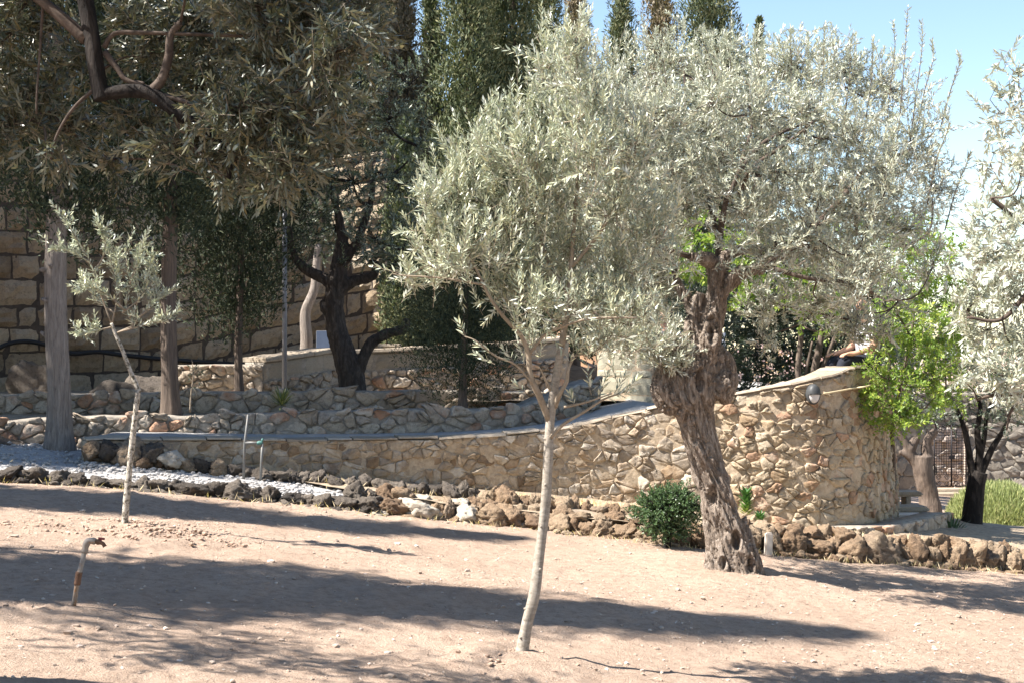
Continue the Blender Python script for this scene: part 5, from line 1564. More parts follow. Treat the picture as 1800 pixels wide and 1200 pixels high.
# ------------------------------------------------------------------ shrubs near
D_ = 13.6; k_ = D_ / FPX
b = at(1175, 955, D_); b[2] = float(g0(b[0], b[1]))
rg = np.random.default_rng(910)
L = [(1175, 893, 54, 40, 420), (1145, 892, 34, 30, 170), (1206, 892, 32, 32, 170), (1165, 922, 42, 28, 190), (1195, 925, 38, 26, 160), (1160, 872, 32, 22, 120), (1190, 870, 32, 20, 120), (1175, 892, 66, 50, 90), (1210, 880, 38, 40, 40), (1140, 905, 40, 34, 40)]
leafy('round_shrub', 'rounded dark green small-leaved shrub in the rock edging left of the old trunk', 'shrub', b, px_clumps(L, D_, rg, .1), 'shrub', rg, 14, .024, .013, .075, None, ([b + [0, 0, -.05], b + [0, 0, .08], at(1178, 910, D_)], .03, .02), 'bark_dark', .35, False, .8, .5, crown='foliage')


def rosette(name, label, base, n, L0, W0, mat, seed, tilt=(0.2, 1.2), column=0.0, tint=None):
    rng = np.random.default_rng(seed)
    t = thing(name, base, label, 'plant')
    lf = MB()
    th = np.arange(n) * 2.39996 + rng.normal(size=n) * .1
    u = np.arange(n) / n
    el = tilt[0] + (tilt[1] - tilt[0]) * u + rng.normal(size=n) * .08
    d = np.stack([np.cos(th) * np.cos(el), np.sin(th) * np.cos(el), np.sin(el)], 1)
    p = np.asarray(base) + np.stack([np.zeros(n), np.zeros(n), column * u], 1) + d * .01
    nn = np.stack([-np.cos(th) * np.sin(el), -np.sin(th) * np.sin(el), np.cos(el)], 1)
    leaves(lf, p, d, nn, L0 * rng.uniform(.8, 1.1, n), W0, (rng.random(n) if tint is None else tint(u)), True, .2)
    lf.obj('foliage', M[mat], t, False, tint=True)


for i, (px, py, d, n, L0, W0, col, lab) in enumerate(((1312, 905, 15.2, 90, .11, .035, .24, 'upright green and yellow succulent spike beside the old trunk'), (1336, 916, 15.1, 50, .10, .022, .05, 'small dark green spiky plant between the succulent and the rocks'))):
    b = at(px, py, d)
    rosette('succulent', lab, b, n, L0, W0, 'succulent', 920 + i, (.55, 1.0), col, (lambda u: np.clip(1.1 - 1.6 * u, 0, 1)) if i == 0 else (lambda u: u * .3))
rosette('agave', 'spiky green agave on the terrace in front of the shaded rubble wall', at(495, 714, 18.2), 70, .26, .022, 'agave', 930, (.1, 1.3), .04)
rosette('agave', 'dark green strap-leaved clump at the low wall corner left of the dark forked tree', at(1672, 948, 17.6), 60, .32, .03, 'shrub', 931, (.3, 1.3), .03)

# thin leafless seedling on the terrace
t = thing('seedling', at(335, 722, 17.2), 'thin nearly leafless seedling on the terrace by the slimmer cypress trunk', 'plant')
mb = MB(); P2 = spline([at(334, 724, 17.2), at(336, 690, 17.2), at(340, 660, 17.2), at(338, 640, 17.2)], 14); tube(mb, P2, np.linspace(.012, .005, 14), 6)
rg = np.random.default_rng(940)
A_ = P2[rg.integers(5, 14, 12)]; sticks(mb, A_, A_ + nrm(rg.normal(size=(12, 3)) + np.array([0, 0, .6])) * .14, .004, .002, .05, rg)
mb.obj('stem', M['bark_twig'], t)
lf = MB(); A2 = A_ + rg.normal(size=(12, 3)) * .05
twig_leaves(lf, None, A2, rand_dirs(12, rg), np.full(12, .08), 6, .04, .014, rg, hexa=False)
lf.obj('foliage', M['olive_mid'], t, False, tint=True)

# rosemary dome
def rosemary():
    rng = np.random.default_rng(950)
    D = 22.5; c = at(1752, 925, D); c[2] = float(g0(c[0], c[1]))
    t = thing('rosemary_bush', c, 'round sunlit yellow-green bush clipped like a dome near the iron gate', 'bush')
    n = 15000
    d = rand_dirs(n, rng); d[:, 2] = np.abs(d[:, 2])
    R_ = np.array([.80, .75, .74]) * (1 - np.abs(rng.normal(size=(n, 1))) * .10)
    p = c + d * R_ * (1 + .06 * vnoise(d * 4, 3))[:, None]
    lf = MB()
    leaves(lf, p, nrm(d * .5 + np.array([0, 0, 1.0]) + rng.normal(size=(n, 3)) * .22), d + rng.normal(size=(n, 3)) * .4, rng.uniform(.06, .13, n), .016, rng.random(n), False)
    m = 2500
    p2 = c + rand_dirs(m, rng) * np.array([.62, .58, .58]) * rng.random((m, 1)) ** .4; p2[:, 2] = np.maximum(p2[:, 2], c[2])
    leaves(lf, p2, nrm(rng.normal(size=(m, 3)) + np.array([0, 0, 1.0])), rng.normal(size=(m, 3)), .16, .05, rng.random(m) * .3, False)
    lf.obj('foliage', M['rosemary'], t, False, tint=True)


rosemary()

# ------------------------------------------------------------------ gate wall and gate
GD = 44.0; gk = GD / FPX
GW = Plan([((1400 - 900) * gk, GD - 1.0), ((1560 - 900) * gk, GD - .3), ((1640 - 900) * gk, GD), ((1702 - 900) * gk, GD), ((1800 - 900) * gk, GD - .2), ((2050 - 900) * gk, GD - 1.2)])
gs0, gs1 = GW.s_at_px(1638), GW.s_at_px(1704)
gb = zrow(858, GD); gt = zrow(690, GD); gtop = zrow(748, GD)
w = thing('gate_wall', ((1670 - 900) * gk, GD, gb), 'shaded far stone wall with the arched opening of the iron gate', 'wall')
rg5 = np.random.default_rng(61)
FB = lambda s: gb - .25; FT = lambda s: gt
wall_core(w, GW, FB, FT, 0, gs0, M['mortar_grey'], .5, None, 33)
wall_core(w, GW, FB, FT, gs1, GW.L, M['mortar_grey'], .5, None, 34)
wall_core(w, GW, lambda s: gtop + .17, FT, gs0, gs1, M['mortar_grey'], .5, None, 35)
inhole = lambda c: gs0 - .02 < c[0] < gs1 + .02 and c[1] < gtop + .1
rubble(w, GW, FB, FT, 0, GW.L, .44, .30, M['wall_far'], rg5, .012, .05, None, .15, inhole)
BW = Plan([((1600 - 900) * gk, GD + 2.2), ((1660 - 900) * gk, GD + 2.4), ((1740 - 900) * gk, GD + 2.6)])
w = thing('court_wall', ((1670 - 900) * gk, GD + 2.4, gb), 'bright pinkish sunlit stone wall seen through the iron gate', 'wall')
wall_core(w, BW, FB, lambda s: gt - .6, 0, BW.L, M['mortar_sand'], .3, None, 36)
rubble(w, BW, FB, lambda s: gt - .65, 0, BW.L, .42, .28, M['court'], rg5, .01, .04, None, .15)


def iron_gate():
    x0, x1 = (1641 - 900) * gk, (1701 - 900) * gk
    y = GD - .08
    z0, z1 = zrow(853, GD), zrow(762, GD)
    t = thing('iron_gate', ((x0 + x1) / 2, y, z0), 'black wrought iron double gate with square grid and scrolls', 'gate')
    cx = (x0 + x1) / 2
    rise = .30
    arc = lambda x: z1 + rise * math.sqrt(max(0, 1 - ((x - cx) / ((x1 - x0) / 2)) ** 2))
    for a, b_ in ((x0, cx - .006), (cx + .006, x1)):
        fr = MB()
        pts = [(a, z0), (b_, z0), (b_, arc(b_))] + [(x, arc(x)) for x in np.linspace(b_, a, 9)[1:]] + [(a, z0)]
        for p_, q_ in zip(pts[:-1], pts[1:]):
            tube(fr, np.array([[p_[0], y, p_[1]], [q_[0], y, q_[1]]]), .022, 6)
        leaf = fr.obj('gate_leaf', M['iron'], t)
        zs = z0 + .36
        for x in np.linspace(a, b_, 8)[1:-1]:
            m = MB(); tube(m, np.array([[x, y, zs], [x, y, arc(x)]]), .0085, 5); m.obj('bar', M['iron'], leaf)
        for z in np.arange(zs, arc(cx) - .05, .082):
            lo = max(a, cx - (x1 - x0) / 2 * math.sqrt(max(0, 1 - max(0, (z - z1) / rise) ** 2))); hi = min(b_, cx + (x1 - x0) / 2 * math.sqrt(max(0, 1 - max(0, (z - z1) / rise) ** 2)))
            m = MB(); tube(m, np.array([[lo, y, z], [hi, y, z]]), .0085, 5); m.obj('bar', M['iron'], leaf)
        w_ = (b_ - a) / 2
        for i in range(2):
            for j in range(2):
                c = np.array([a + w_ * (i + .5), y, z0 + .10 + .17 * j])
                th = np.linspace(0, 3.6 * math.pi, 40); r_ = np.linspace(.085, .02, 40)
                sx = 1 if i == 0 else -1
                m = MB(); tube(m, c + np.stack([np.cos(th) * r_ * sx, np.zeros(40), np.sin(th) * r_ * (1 if j else -1)], 1), .010, 5)
                m.obj('scroll', M['iron'], leaf)
    m = MB(); tube(m, np.array([[cx, y - .03, z0], [cx, y - .03, arc(cx)]]), .022, 6); m.obj('meeting_stile', M['iron'], t)
    bm = bmesh.new(); bmesh.ops.create_cube(bm, size=1); bmesh.ops.scale(bm, vec=(.17, .08, .12), verts=bm.verts); bmesh.ops.bevel(bm, geom=bm.edges[:], offset=.015, segments=2, affect='EDGES')
    me = bpy.data.meshes.new('lock'); bm.to_mesh(me); bm.free(); me.materials.append(M['iron'])
    link('lock', me, t, (cx, y - .06, zrow(802, GD)))


iron_gate()


def box_obj(name, mat, size, loc, parent=None, bev=.015, rot=(0, 0, 0), rough=0.0, seed=0):
    bm = bmesh.new(); bmesh.ops.create_cube(bm, size=1); bmesh.ops.scale(bm, vec=size, verts=bm.verts)
    bmesh.ops.bevel(bm, geom=bm.edges[:], offset=bev, segments=2, affect='EDGES')
    if rough:
        bmesh.ops.subdivide_edges(bm, edges=bm.edges[:], cuts=2, use_grid_fill=True)
        v = np.array([x.co[:] for x in bm.verts]); dv = rough * np.stack([vnoise(v * 7 + seed + k * 9, k) for k in range(3)], 1)
        for x, c in zip(bm.verts, v + dv): x.co = c
    me = bpy.data.meshes.new(name); bm.to_mesh(me); bm.free(); me.materials.append(mat)
    me.polygons.foreach_set('use_smooth', np.zeros(len(me.polygons), bool))
    o = link(name, me, parent, loc); o.rotation_euler = rot
    return o


for i, (py, w_) in enumerate(((862, 1.3), (870, 1.5), (880, 1.7))):
    p = at(1668, py, GD - .55 - .5 * i)
    tag(box_obj('stone_step', M['coping'], (w_, .5, .16), p, None, .02, (0, 0, .02 * i), .01, i), ('top', 'middle', 'bottom')[i] + ' grey stone step in front of the iron gate', 'step', 'steps at the gate', 'thing')

# slabs at the end of the bastion
p = at(1590, 866, 19.6)
t = thing('stone_bench', (p[0], p[1], float(g0(p[0], p[1]))), 'pale stone bench with rounded slab seat beside the end of the bastion', 'bench')
box_obj('seat', M['coping'], (.42, .34, .065), p, t, .025, (0, 0, .1))
box_obj('leg', M['coping'], (.07, .26, .26), p + np.array([.02, 0, -.16]), t, .01)
box_obj('leg', M['coping'], (.07, .26, .26), p + np.array([-.26, 0.03, -.16]), t, .01)
tag(box_obj('stone_slab', M['coping'], (.52, .36, .08), at(1592, 893, 18.6), None, .025, (0, 0, .12), .006, 4), 'pale rounded stone slab lying just below the stone bench', 'slab', 'pale stone slabs', 'thing')
tag(box_obj('stone_slab', M['pale_slab'], (.42, .34, .13), at(1592, 911, 17.9), None, .02, (0, 0, -.1), .006, 5), 'squared cream stone block on the ground at the foot of the bastion end', 'slab', 'pale stone slabs', 'thing')
LW = plan_px([(1380, 15.35), (1480, 15.5), (1580, 16.2), (1640, 17.0), (1668, 18.0), (1660, 19.2)])
LWT = px_top(LW, [(1380, 938), (1480, 930), (1580, 922), (1640, 908), (1670, 900)])
LWB = interp_fn(LW.s, g0(LW.p[:, 0], LW.p[:, 1]) - .02)
w = thing('low_wall', (4.5, 16.3, float(g0(4.5, 16.3))), 'low dark rubble kerb wall curving round the foot of the bastion', 'wall')
wall_core(w, LW, LWB, LWT, 0, LW.L, M['mortar_grey'], .3, None, 44)
rubble(w, LW, LWB, lambda s: LWT(s) + .01, 0, LW.L, .17, .12, M['wall_terrace'], rg5, .006, .03, None, .2)

# ------------------------------------------------------------------ lamp, conduit, pipes, pole, cable
def on_main(px, z, dep):
    s = MAIN.s_at_px(px)
    return MAIN.map(np.array([s]), np.array([z]), np.array([dep + float(BATTER(np.array([s]), np.array([z]))[0])]))[0], MAIN.nor(np.array([s]))[0]


def bulkhead(px, py, label):
    z = zrow(py, 15.95)
    p, n = on_main(px, z, .045)
    t = thing('wall_lamp', p, label, 'lamp', 'bulkhead lamps on the bastion')
    rot = math.atan2(n[0], -n[1])
    def lathe(name, prof, mat, zcut=None):
        mb = MB(); ns = 36
        an = np.arange(ns) / ns * 2 * math.pi
        v = np.concatenate([np.stack([np.cos(an) * r * .075, np.full(ns, -y), np.sin(an) * r * .112], 1) for r, y in prof])
        K = len(prof); a = (np.arange(K - 1)[:, None] * ns + np.arange(ns)[None]).ravel(); b = (np.arange(K - 1)[:, None] * ns + (np.arange(ns)[None] + 1) % ns).ravel()
        f = np.stack([a, b, b + ns, a + ns], 1)
        if zcut is not None:
            zc = v[f].mean(1)[:, 2]; f = f[zc > zcut]
        mb.add(v, None, f)
        o = link(name, mb.mesh(name, mat), t, p); o.rotation_euler = (0, 0, rot)
        return o
    lathe('housing', [(.0, -.04), (1.0, -.04), (1.04, .0), (1.04, .03), (1.0, .045), (.90, .05), (.90, .035)], M['lampbody'])
    lathe('diffuser', [(.90, .03), (.86, .05), (.7, .066), (.4, .075), (.0, .078)], M['glass'])
    lathe('visor', [(1.05, .03), (1.0, .055), (.86, .075), (.62, .090), (.3, .098), (.02, .10)], M['lampbody'], .004)
    o = box_obj('visor_rib', M['lampbody'], (.145, .012, .012), p, t, .003); o.rotation_euler = (0, 0, rot)
    o.location = np.array([n[0] * .085, n[1] * .085, .004])
    return p


bulkhead(1424, 692, 'dark oval bulkhead lamp with pale lower glass on the tan bastion wall')
bulkhead(1560, 683, 'dark bulkhead lamp half hidden by bright green leaves at the bastion edge')
pts = []
for px, py in ((1436, 691), (1460, 687), (1490, 682), (1520, 678), (1540, 678), (1550, 683)):
    p, n = on_main(px, zrow(py, 16.1), .075); pts.append(p)
mb = MB(); tube(mb, spline(pts, 40), .010, 8)
tag(mb.obj('cable_conduit', M['conduit']), 'thin cream cable conduit running across the bastion from the lamp', 'conduit', None, 'thing')


def standpipe():
    b = at(125, 1086, 7.34); b[2] = float(gz(b[0], b[1]))
    q = lambda px, py: at(px, py, 7.34)
    t = thing('water_standpipe', b, 'leaning rusty water standpipe with tap sticking out of the bare soil', 'pipe')
    mb = MB(); tube(mb, np.array([b + [0, 0, -.08], q(137, 1018), q(150, 962)]), .0125, 14); mb.obj('riser', M['pipe_grey'], t)
    mb = MB(); tube(mb, spline([q(135.5, 1027), q(137.3, 1015), q(139.5, 1004)], 8), np.array([.0165, .0175, .017, .0165, .0165, .017, .0175, .0165]), 14); mb.obj('coupling', M['rust'], t)
    mb = MB(); tube(mb, spline([q(148.5, 970), q(151, 958), q(154, 951.5), q(161, 949.5), q(168, 951)], 16), np.array([.018, .0185, .016, .0165, .018, .019, .019, .019, .019, .018, .017, .016, .0175, .018, .018, .016]), 14); mb.obj('elbow', M['pipe_grey'], t)
    tap = MB(); tube(tap, spline([q(166, 950.5), q(174, 952), q(181, 954.5), q(184.5, 960)], 14), np.array([.010, .011, .013, .015, .015, .013, .011, .010, .010, .010, .010, .010, .011, .011]), 12)
    tp = tap.obj('tap', M['rust'], t)
    mb = MB(); tube(mb, np.array([q(177, 952), q(178, 946)]), .005, 8); tube(mb, np.array([q(173, 945), q(184, 946.5)]), .006, 8); mb.obj('handle', M['red'], tp)


standpipe()


def valve_pipes():
    d = 14.75
    q = lambda px, py, dd=0: at(px, py, d + dd)
    b = q(428, 826); b[2] = float(g0(b[0], b[1])) + .14
    t = thing('valve_pipes', b, 'pair of grey upright water pipes joined by a green valve before the ramp wall', 'pipes')
    mb = MB(); tube(mb, np.array([b + [0, 0, -.05], q(430, 780), q(436, 728)]), [.015, .014, .010], 12); mb.obj('tall_pipe', M['galv'], t)
    e = q(458, 834); e[2] = float(g0(e[0], e[1])) + .12
    mb = MB(); tube(mb, np.array([e + [0, 0, -.05], q(459.5, 810), q(461.5, 778)]), .014, 12); mb.obj('short_pipe', M['galv'], t)
    mb = MB(); tube(mb, np.array([q(431, 777), q(462, 778)]), .014, 12); mb.obj('cross_pipe', M['galv'], t)
    mb = MB(); tube(mb, spline([q(452, 778), q(456, 777.5), q(462, 777)], 6), np.array([.016, .019, .021, .021, .019, .016]), 12); tube(mb, np.array([q(460, 776), q(462, 770)]), .012, 8); mb.obj('valve', M['teal'], t)


valve_pipes()
t = thing('light_pole', at(500, 684, 20.2), 'plain slim grey metal pole standing on the terrace left of the dark olive', 'pole')
mb = MB(); tube(mb, np.array([at(500, 700, 20.2), at(500.5, 520, 20.2), at(501, 250, 20.2)]), [.036, .034, .03], 14); mb.obj('shaft', M['pole'], t)
mb = MB(); tube(mb, np.array([at(500, 700, 20.2), at(500, 684, 20.2)]), .055, 14); mb.obj('foot_collar', M['pole'], t)
pts = []
for px, py in ((-60, 660), (-20, 625), (10, 606), (45, 600), (80, 606), (125, 621), (170, 618), (220, 624), (290, 631), (360, 636), (420, 640), (462, 641)):
    q_ = AW.p[:, 0] / AW.p[:, 1] * FPX + 900
    i = int(np.argmin(np.abs(q_ - px))); n_ = AW.nn[i]
    dep = AW.p[i, 1] + n_[1] * .12
    pts.append(np.array([(px - 900) / FPX * dep, dep, zrow(py, dep)]))
mb = MB(); tube(mb, spline(pts, 80), .036, 10)
tag(mb.obj('black_pipe', M['black']), 'thick black plastic pipe sagging along the face of the ancient wall', 'pipe', None, 'thing')
# bluish board and white block on the terrace
p = at(568, 600, 23.6)
t = thing('notice_board', p + np.array([0, 0, -.2]), 'faded blue notice board leaning behind the planter wall left of the dark trunk', 'board')
box_obj('panel', M['blue'], (.22, .02, .34), p, t, .004, (-.12, 0, .1))
box_obj('frame', M['pole'], (.24, .016, .36), p + np.array([0, .025, 0]), t, .004, (-.12, 0, .1))
t = thing('stone_bench', at(690, 616, 22.55), 'low white stone block lying on the planter coping by the dark branch', 'bench')
box_obj('seat', M['coping'], (.36, .22, .055), at(685, 607, 22.55), t, .012, (0, 0, -.05))
box_obj('foot', M['coping'], (.06, .2, .10), at(669, 611, 22.55), t, .01)
box_obj('foot', M['coping'], (.06, .2, .10), at(700, 611, 22.55), t, .01)
# grey post behind the old trunk
mb = MB(); tube(mb, np.array([at(1268, 694, 20), at(1268, 640, 20), at(1268, 585, 20)]), .06, 16)
tag(mb.obj('grey_post', M['pole']), 'plain pale grey post showing behind the right side of the old trunk', 'post', None, 'thing')

# ------------------------------------------------------------------ people
def skin_mesh(name, verts, edges, radii, mat, root=0, sub=2):
    me = bpy.data.meshes.new(name); me.from_pydata([tuple(v) for v in verts], edges, [])
    o = bpy.data.objects.new('raw', me); COL.objects.link(o)
    m = o.modifiers.new('s', 'SKIN'); sl = me.skin_vertices[0].data
    for i, r in enumerate(radii):
        sl[i].radius = (r, r) if not isinstance(r, tuple) else r; sl[i].use_root = (i == root)
    m.use_smooth_shade = True
    ss = o.modifiers.new('u', 'SUBSURF'); ss.levels = sub; ss.render_levels = sub
    dg = bpy.context.evaluated_depsgraph_get()
    out = bpy.data.meshes.new_from_object(o.evaluated_get(dg))
    bpy.data.objects.remove(o, do_unlink=True)
    out.name = name; out.materials.clear(); out.materials.append(mat)
    out.polygons.foreach_set('use_smooth', np.ones(len(out.polygons), bool))
    return out


def seated_person(loc, rz, label, shirt):
    """sits at the origin facing local -x, legs hanging down, hands on the knees"""
    V = []; E = []; R = []
    def a(p, r, to=None):
        V.append(p); R.append(r)
        if to is not None: E.append((to, len(V) - 1))
        return len(V) - 1
    pel = a((0, 0, .11), .125)
    ab = a((.02, 0, .26), (.15, .105), pel); ch = a((.0, 0, .45), (.17, .115), ab); nk0 = a((-.01, 0, .55), .075, ch); nk = a((-.03, 0, .62), .052, nk0)
    h1 = a((-.05, 0, .69), (.068, .078), nk); h2 = a((-.055, 0, .77), (.076, .092), h1); h3 = a((-.045, 0, .84), (.062, .075), h2)
    for s in (-1, 1):
        hp = a((-.03, .09 * s, .09), .088, pel); th = a((-.22, .11 * s, .10), .078, hp); kn = a((-.42, .11 * s, .10), .06, th)
        sh = a((-.44, .11 * s, -.10), .055, kn); an = a((-.42, .11 * s, -.36), .036, sh); to = a((-.53, .11 * s, -.40), .032, an)
        so = a((-.0, .17 * s, .50), .058, ch); el = a((-.06, .23 * s, .27), .043, so); wr = a((-.29, .17 * s, .20), .029, el)
        pm = a((-.36, .15 * s, .195), (.036, .02), wr)
        for i in range(4):
            y = .15 * s + (i - 1.5) * .021
            f0 = a((-.405, y, .192), .0095, pm); f1 = a((-.445 + .004 * abs(i - 1.2), y, .178), .009, f0); a((-.466 + .006 * abs(i - 1.2), y, .155), .008, f1)
        t0 = a((-.37, .15 * s - .042 * s, .188), .0105, pm); a((-.405, .15 * s - .056 * s, .175), .009, t0)
    body = skin_mesh('person', V, E, R, M['skin'])
    o = link('person', body, None, loc); o.rotation_euler = (0, 0, rz)
    tag(o, label, 'person', 'people resting by the plaza', 'thing')
    def child(name, me):
        c = bpy.data.objects.new(name, me); COL.objects.link(c); c.parent = o
    def garment(name, vs_, es, rs, mat): child(name, skin_mesh(name, vs_, es, rs, mat))
    garment('shirt', [(0, 0, .09), (.02, 0, .26), (.0, 0, .45), (-.01, 0, .55), (0, .17, .50), (-.035, .21, .36), (0, -.17, .50), (-.035, -.21, .36)], [(0, 1), (1, 2), (2, 3), (2, 4), (4, 5), (2, 6), (6, 7)],
            [.15, (.168, .122), (.185, .13), .085, .07, .062, .07, .062], M[shirt])
    garment('trousers', [(.01, 0, .08), (-.03, .09, .09), (-.22, .11, .10), (-.42, .11, .10), (-.44, .11, -.10), (-.42, .11, -.33), (-.03, -.09, .09), (-.22, -.11, .10), (-.42, -.11, .10), (-.44, -.11, -.10), (-.42, -.11, -.33)],
            [(0, 1), (1, 2), (2, 3), (3, 4), (4, 5), (0, 6), (6, 7), (7, 8), (8, 9), (9, 10)], [.142, .102, .092, .074, .068, .052, .102, .092, .074, .068, .052], M['trousers'])
    garment('hair', [(-.02, 0, .80), (-.02, 0, .87), (.03, 0, .76)], [(0, 1), (0, 2)], [(.075, .088), (.06, .07), (.06, .06)], M['hair'])
    mb = MB(); tube(mb, np.array([[-.125, 0, .79], [-.150, 0, .755], [-.128, 0, .742]]), [.008, .016, .008], 8); child('nose', mb.mesh('nose', M['skin']))
    for s in (-1, 1):
        mb = MB(); tube(mb, np.array([[-.128, .03 * s, .79], [-.136, .03 * s, .79]]), [.012, .006], 8); child('eye', mb.mesh('eye', M['hair']))
        mb = MB(); tube(mb, np.array([[-.045, .078 * s, .795], [-.035, .092 * s, .78], [-.045, .082 * s, .745]]), [.012, .018, .008], 8); child('ear', mb.mesh('ear', M['skin']))
    mb = MB(); tube(mb, np.array([[-.126, -.024, .716], [-.132, 0, .714], [-.126, .024, .716]]), [.004, .007, .004], 8); child('mouth', mb.mesh('mouth', M['red']))


sp = at(1524, 648, 16.85)
seated_person((sp[0], sp[1], zrow(649, 16.85) - .005), .35, 'person in white shirt and dark trousers sitting on the bastion coping', 'shirt')
sp2 = at(1172, 650, 20.2)
tag(box_obj('stone_slab', M['coping'], (.9, .5, .42), (sp2[0] + .05, sp2[1], zrow(650, 20.2) - .23), None, .02, (0, 0, .1), .006, 9), 'pale stone block behind the old trunk that serves as a seat', 'slab', 'pale stone slabs', 'thing')
seated_person((sp2[0], sp2[1], zrow(650, 20.2) - .01), .6, 'person in pale blue shirt sitting almost hidden behind the old olive trunk', 'shirt_blue')

# ------------------------------------------------------------------ loose things on the ground
def scatter():
    rng = np.random.default_rng(970)
    # pebbles
    n = 4200
    y = rng.uniform(5.9, 14, n) ** 1.0; x = rng.uniform(-.40, .40, n) * y
    r = rng.gamma(1.6, .0030, n).clip(.002, .022)
    z = gz(x, y) + r * .2
    ico = bmesh.new(); bmesh.ops.create_icosphere(ico, subdivisions=1, radius=1.0)
    iv = np.array([v.co[:] for v in ico.verts]); fi = np.array([[v.index for v in f.verts] for f in ico.faces]); ico.free()
    sc = np.stack([r * rng.uniform(.8, 1.5, n), r * rng.uniform(.8, 1.5, n), r * rng.uniform(.5, .9, n)], 1)
    an = rng.uniform(0, 6.28, n); ca, sa = np.cos(an), np.sin(an)
    jig = 1 + rng.normal(size=(n, len(iv))) * .16
    V = iv[None] * jig[..., None] * sc[:, None]
    X = V[..., 0] * ca[:, None] - V[..., 1] * sa[:, None]; Y = V[..., 0] * sa[:, None] + V[..., 1] * ca[:, None]
    V = np.stack([X + x[:, None], Y + y[:, None], V[..., 2] + z[:, None]], -1)
    mb = MB(); mb.add(V.reshape(-1, 3), (np.arange(n)[:, None, None] * len(iv) + fi[None]).reshape(-1, 3), None, np.repeat(rng.random(n), len(iv)))
    tag(mb.obj('pebbles', M['pebble'], None, False, tint=True), kind='stuff')
    # fallen olive leaves and bits of straw
    n = 26000
    y = rng.uniform(5.9, 14, n); x = rng.uniform(-.40, .40, n) * y
    keep = rng.random(n) < np.clip(.35 + .9 * vnoise(np.stack([x * .8, y * .8, y * 0], 1), 7), .05, 1); x, y = x[keep], y[keep]; n = len(x)
    an = rng.uniform(0, 6.28, n)
    d = np.stack([np.cos(an), np.sin(an), rng.normal(size=n) * .18], 1)
    p = np.stack([x, y, gz(x, y) + .012], 1)
    mb = MB(); leaves(mb, p, d, np.array([0, 0, 1.0]) + rng.normal(size=(n, 3)) * .3, rng.uniform(.010, .045, n), rng.uniform(.003, .009, n), rng.random(n), True, .15)
    tag(mb.obj('leaf_litter', M['litter'], None, False, tint=True), kind='stuff')
    n = 2600
    x = rng.uniform(-6.3, -.7, n); f_ = rng.random(n)
    y0 = near_row_y(x); y1 = np.where(x < -4.45, 16.3, row2_y(x) + .1); y = y0 + (y1 - y0) * f_
    r = rng.gamma(2.0, .006, n).clip(.005, .03)
    z = (g0(x, y0) + .07) * (1 - f_) + np.where(x < -4.45, np.minimum(g0(x, y1) + .14, EYE - 1.08), g0(x, y1) + .14) * f_ + r * .3
    jig = 1 + rng.normal(size=(n, len(iv))) * .18
    V = iv[None] * jig[..., None] * (r[:, None] * np.array([1.2, 1.0, .7]))[:, None] + np.stack([x, y, z], 1)[:, None]
    mb = MB(); mb.add(V.reshape(-1, 3), (np.arange(n)[:, None, None] * len(iv) + fi[None]).reshape(-1, 3))
    tag(mb.obj('path_gravel', M['gravel'], None, False), kind='stuff')
    # clods of turned soil
    n = 900
    a = rng.uniform(0, 6.28, n); q_ = rng.random(n) ** .7
    cx = np.where(rng.random(n) < .85, -2.85, .02); cy = np.where(cx < -1, 10.65, 7.3)
    rx = np.where(cx < -1, 1.0, .35)
    x = cx + np.cos(a) * q_ * rx; y = cy + np.sin(a) * q_ * rx * .6
    r = rng.gamma(2.0, .0045, n).clip(.004, .022) * np.where(cx < -1, 1, .6)
    jig = 1 + rng.normal(size=(n, len(iv))) * .22
    V = iv[None] * jig[..., None] * (r[:, None] * np.array([1.1, 1.0, .7]))[:, None] + np.stack([x, y, gz(x, y) + r * .3], 1)[:, None]
    mb = MB(); mb.add(V.reshape(-1, 3), (np.arange(n)[:, None, None] * len(iv) + fi[None]).reshape(-1, 3))
    tag(mb.obj('soil_clods', M['clod'], None, False), kind='stuff')
    # dry grass along the rocks and the wall foot
    B = []
    for x0, x1, yf, cnt in ((-.2, 1.75, lambda x: rng.uniform(row2_y(x) + .1, row2_y(x) + .9), 2600), (-3.2, -.2, lambda x: rng.uniform(row2_y(x) - .1, row2_y(x) + .3), 500), (3.3, 4.6, lambda x: rng.uniform(near_row_y(x) + .1, near_row_y(x) + .5), 900), (1.0, 7, lambda x: near_row_y(x) + rng.normal() * .12 - .2, 700), (-5, 1, lambda x: near_row_y(x) - .25 + rng.normal() * .12, 350), (2.0, 6, lambda x: rng.uniform(near_row_y(x) + .1, near_row_y(x) + 1.0), 500)):
        xs_ = rng.uniform(x0, x1, cnt)
        xs_ = xs_ + .12 * np.round(rng.normal(size=cnt))
        for x in xs_:
            B.append((x, float(yf(x))))
    B = np.array(B); n = len(B)
    hz_ = np.where(B[:, 1] > near_row_y(B[:, 0]) + .06, g0(B[:, 0], B[:, 1]) + .165, gz(B[:, 0], B[:, 1]))
    p = np.concatenate([B, hz_[:, None] - .005], 1)
    d = nrm(rng.normal(size=(n, 3)) * np.array([.6, .6, .2]) + np.array([0, 0, .8]))
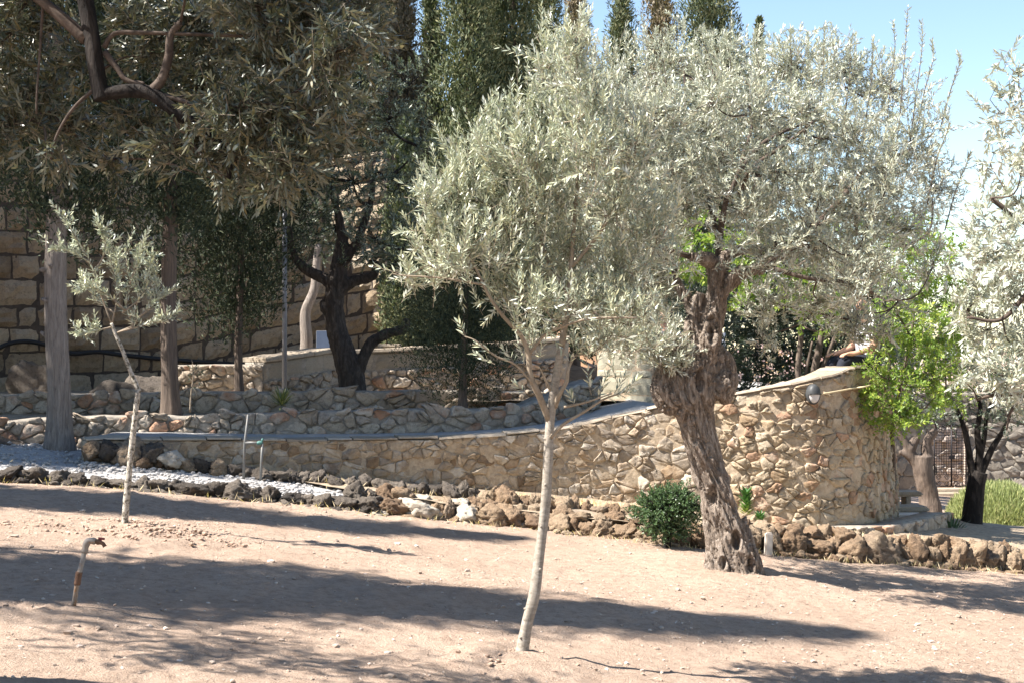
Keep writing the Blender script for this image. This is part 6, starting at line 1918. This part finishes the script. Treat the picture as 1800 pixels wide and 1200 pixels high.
    mb = MB(); leaves(mb, p, d, rng.normal(size=(n, 3)) + np.array([0, -1.0, 0]), rng.uniform(.03, .11, n), .006, rng.random(n), False)
    tag(mb.obj('dry_grass', M['straw'], None, False, tint=True), kind='stuff')


M['pebble'] = leaf_mat('pebble_stone', (0.34, 0.26, 0.20), (0.34, 0.26, 0.20), (0.46, 0.39, 0.33), 0.0, 0.9)
M['clod'] = plain_mat('turned_soil', (0.33, 0.235, 0.175), .95, 0, .3, 25, .5)
scatter()

# ------------------------------------------------------------------ unseen olives added outside the picture to dim sky light in the shade
rg = np.random.default_rng(990)
for x, y, h, lab in ((-6.5, 1.0, 2.6, 'unseen olive added left of the viewpoint to dim the sky light'), (4.5, -2.5, 2.8, 'unseen olive added behind the viewpoint to the right to dim the sky light'), (-2.5, -5.0, 2.8, 'unseen olive added straight behind the viewpoint to dim the sky light'), (9.5, 5.5, 2.6, 'unseen olive added outside the picture on the right to dim the sky light'), (11, 12, 3.0, 'unseen olive added beyond the right edge to dim the sky light'), (3.6, 1.0, 3.4, 'unseen olive added right of the viewpoint to dim the sky light')):
    z = float(g0(x, y)); b = np.array([x, y, z])
    cl = [(b + np.array([rg.uniform(-1.5, 1.5), rg.uniform(-1.5, 1.5), h + rg.uniform(-.5, 1.4)]), np.array([.9, .9, .7]), 60) for _ in range(14)]
    leafy('olive_tree', lab, 'tree', b, cl, 'olive_far', rg, 14, .13, .034, .4, 'olive trees', ([b + [0, 0, -.1], b + [.1, .05, .8], b + [-.05, .1, h - .4]], .17, .1), 'bark_olive')
b = np.array([9.0, 39.5, -2.2])
cl = [(b + np.array([rg.uniform(-2.5, 2.5), rg.uniform(-1.5, 1.5), 3.6 + rg.uniform(-1.2, 1.8)]), np.array([1.0, 1.0, .9]), 60) for _ in range(22)]
leafy('far_tree', 'leafy tree shading the gate wall, hidden behind the bastion', 'tree', b, cl, 'olive_mid', rg, 14, .16, .06, .5, 'trees beyond the gate wall', ([b, b + [0, 0, 1.5], b + [0, 0, 3]], .16, .1))
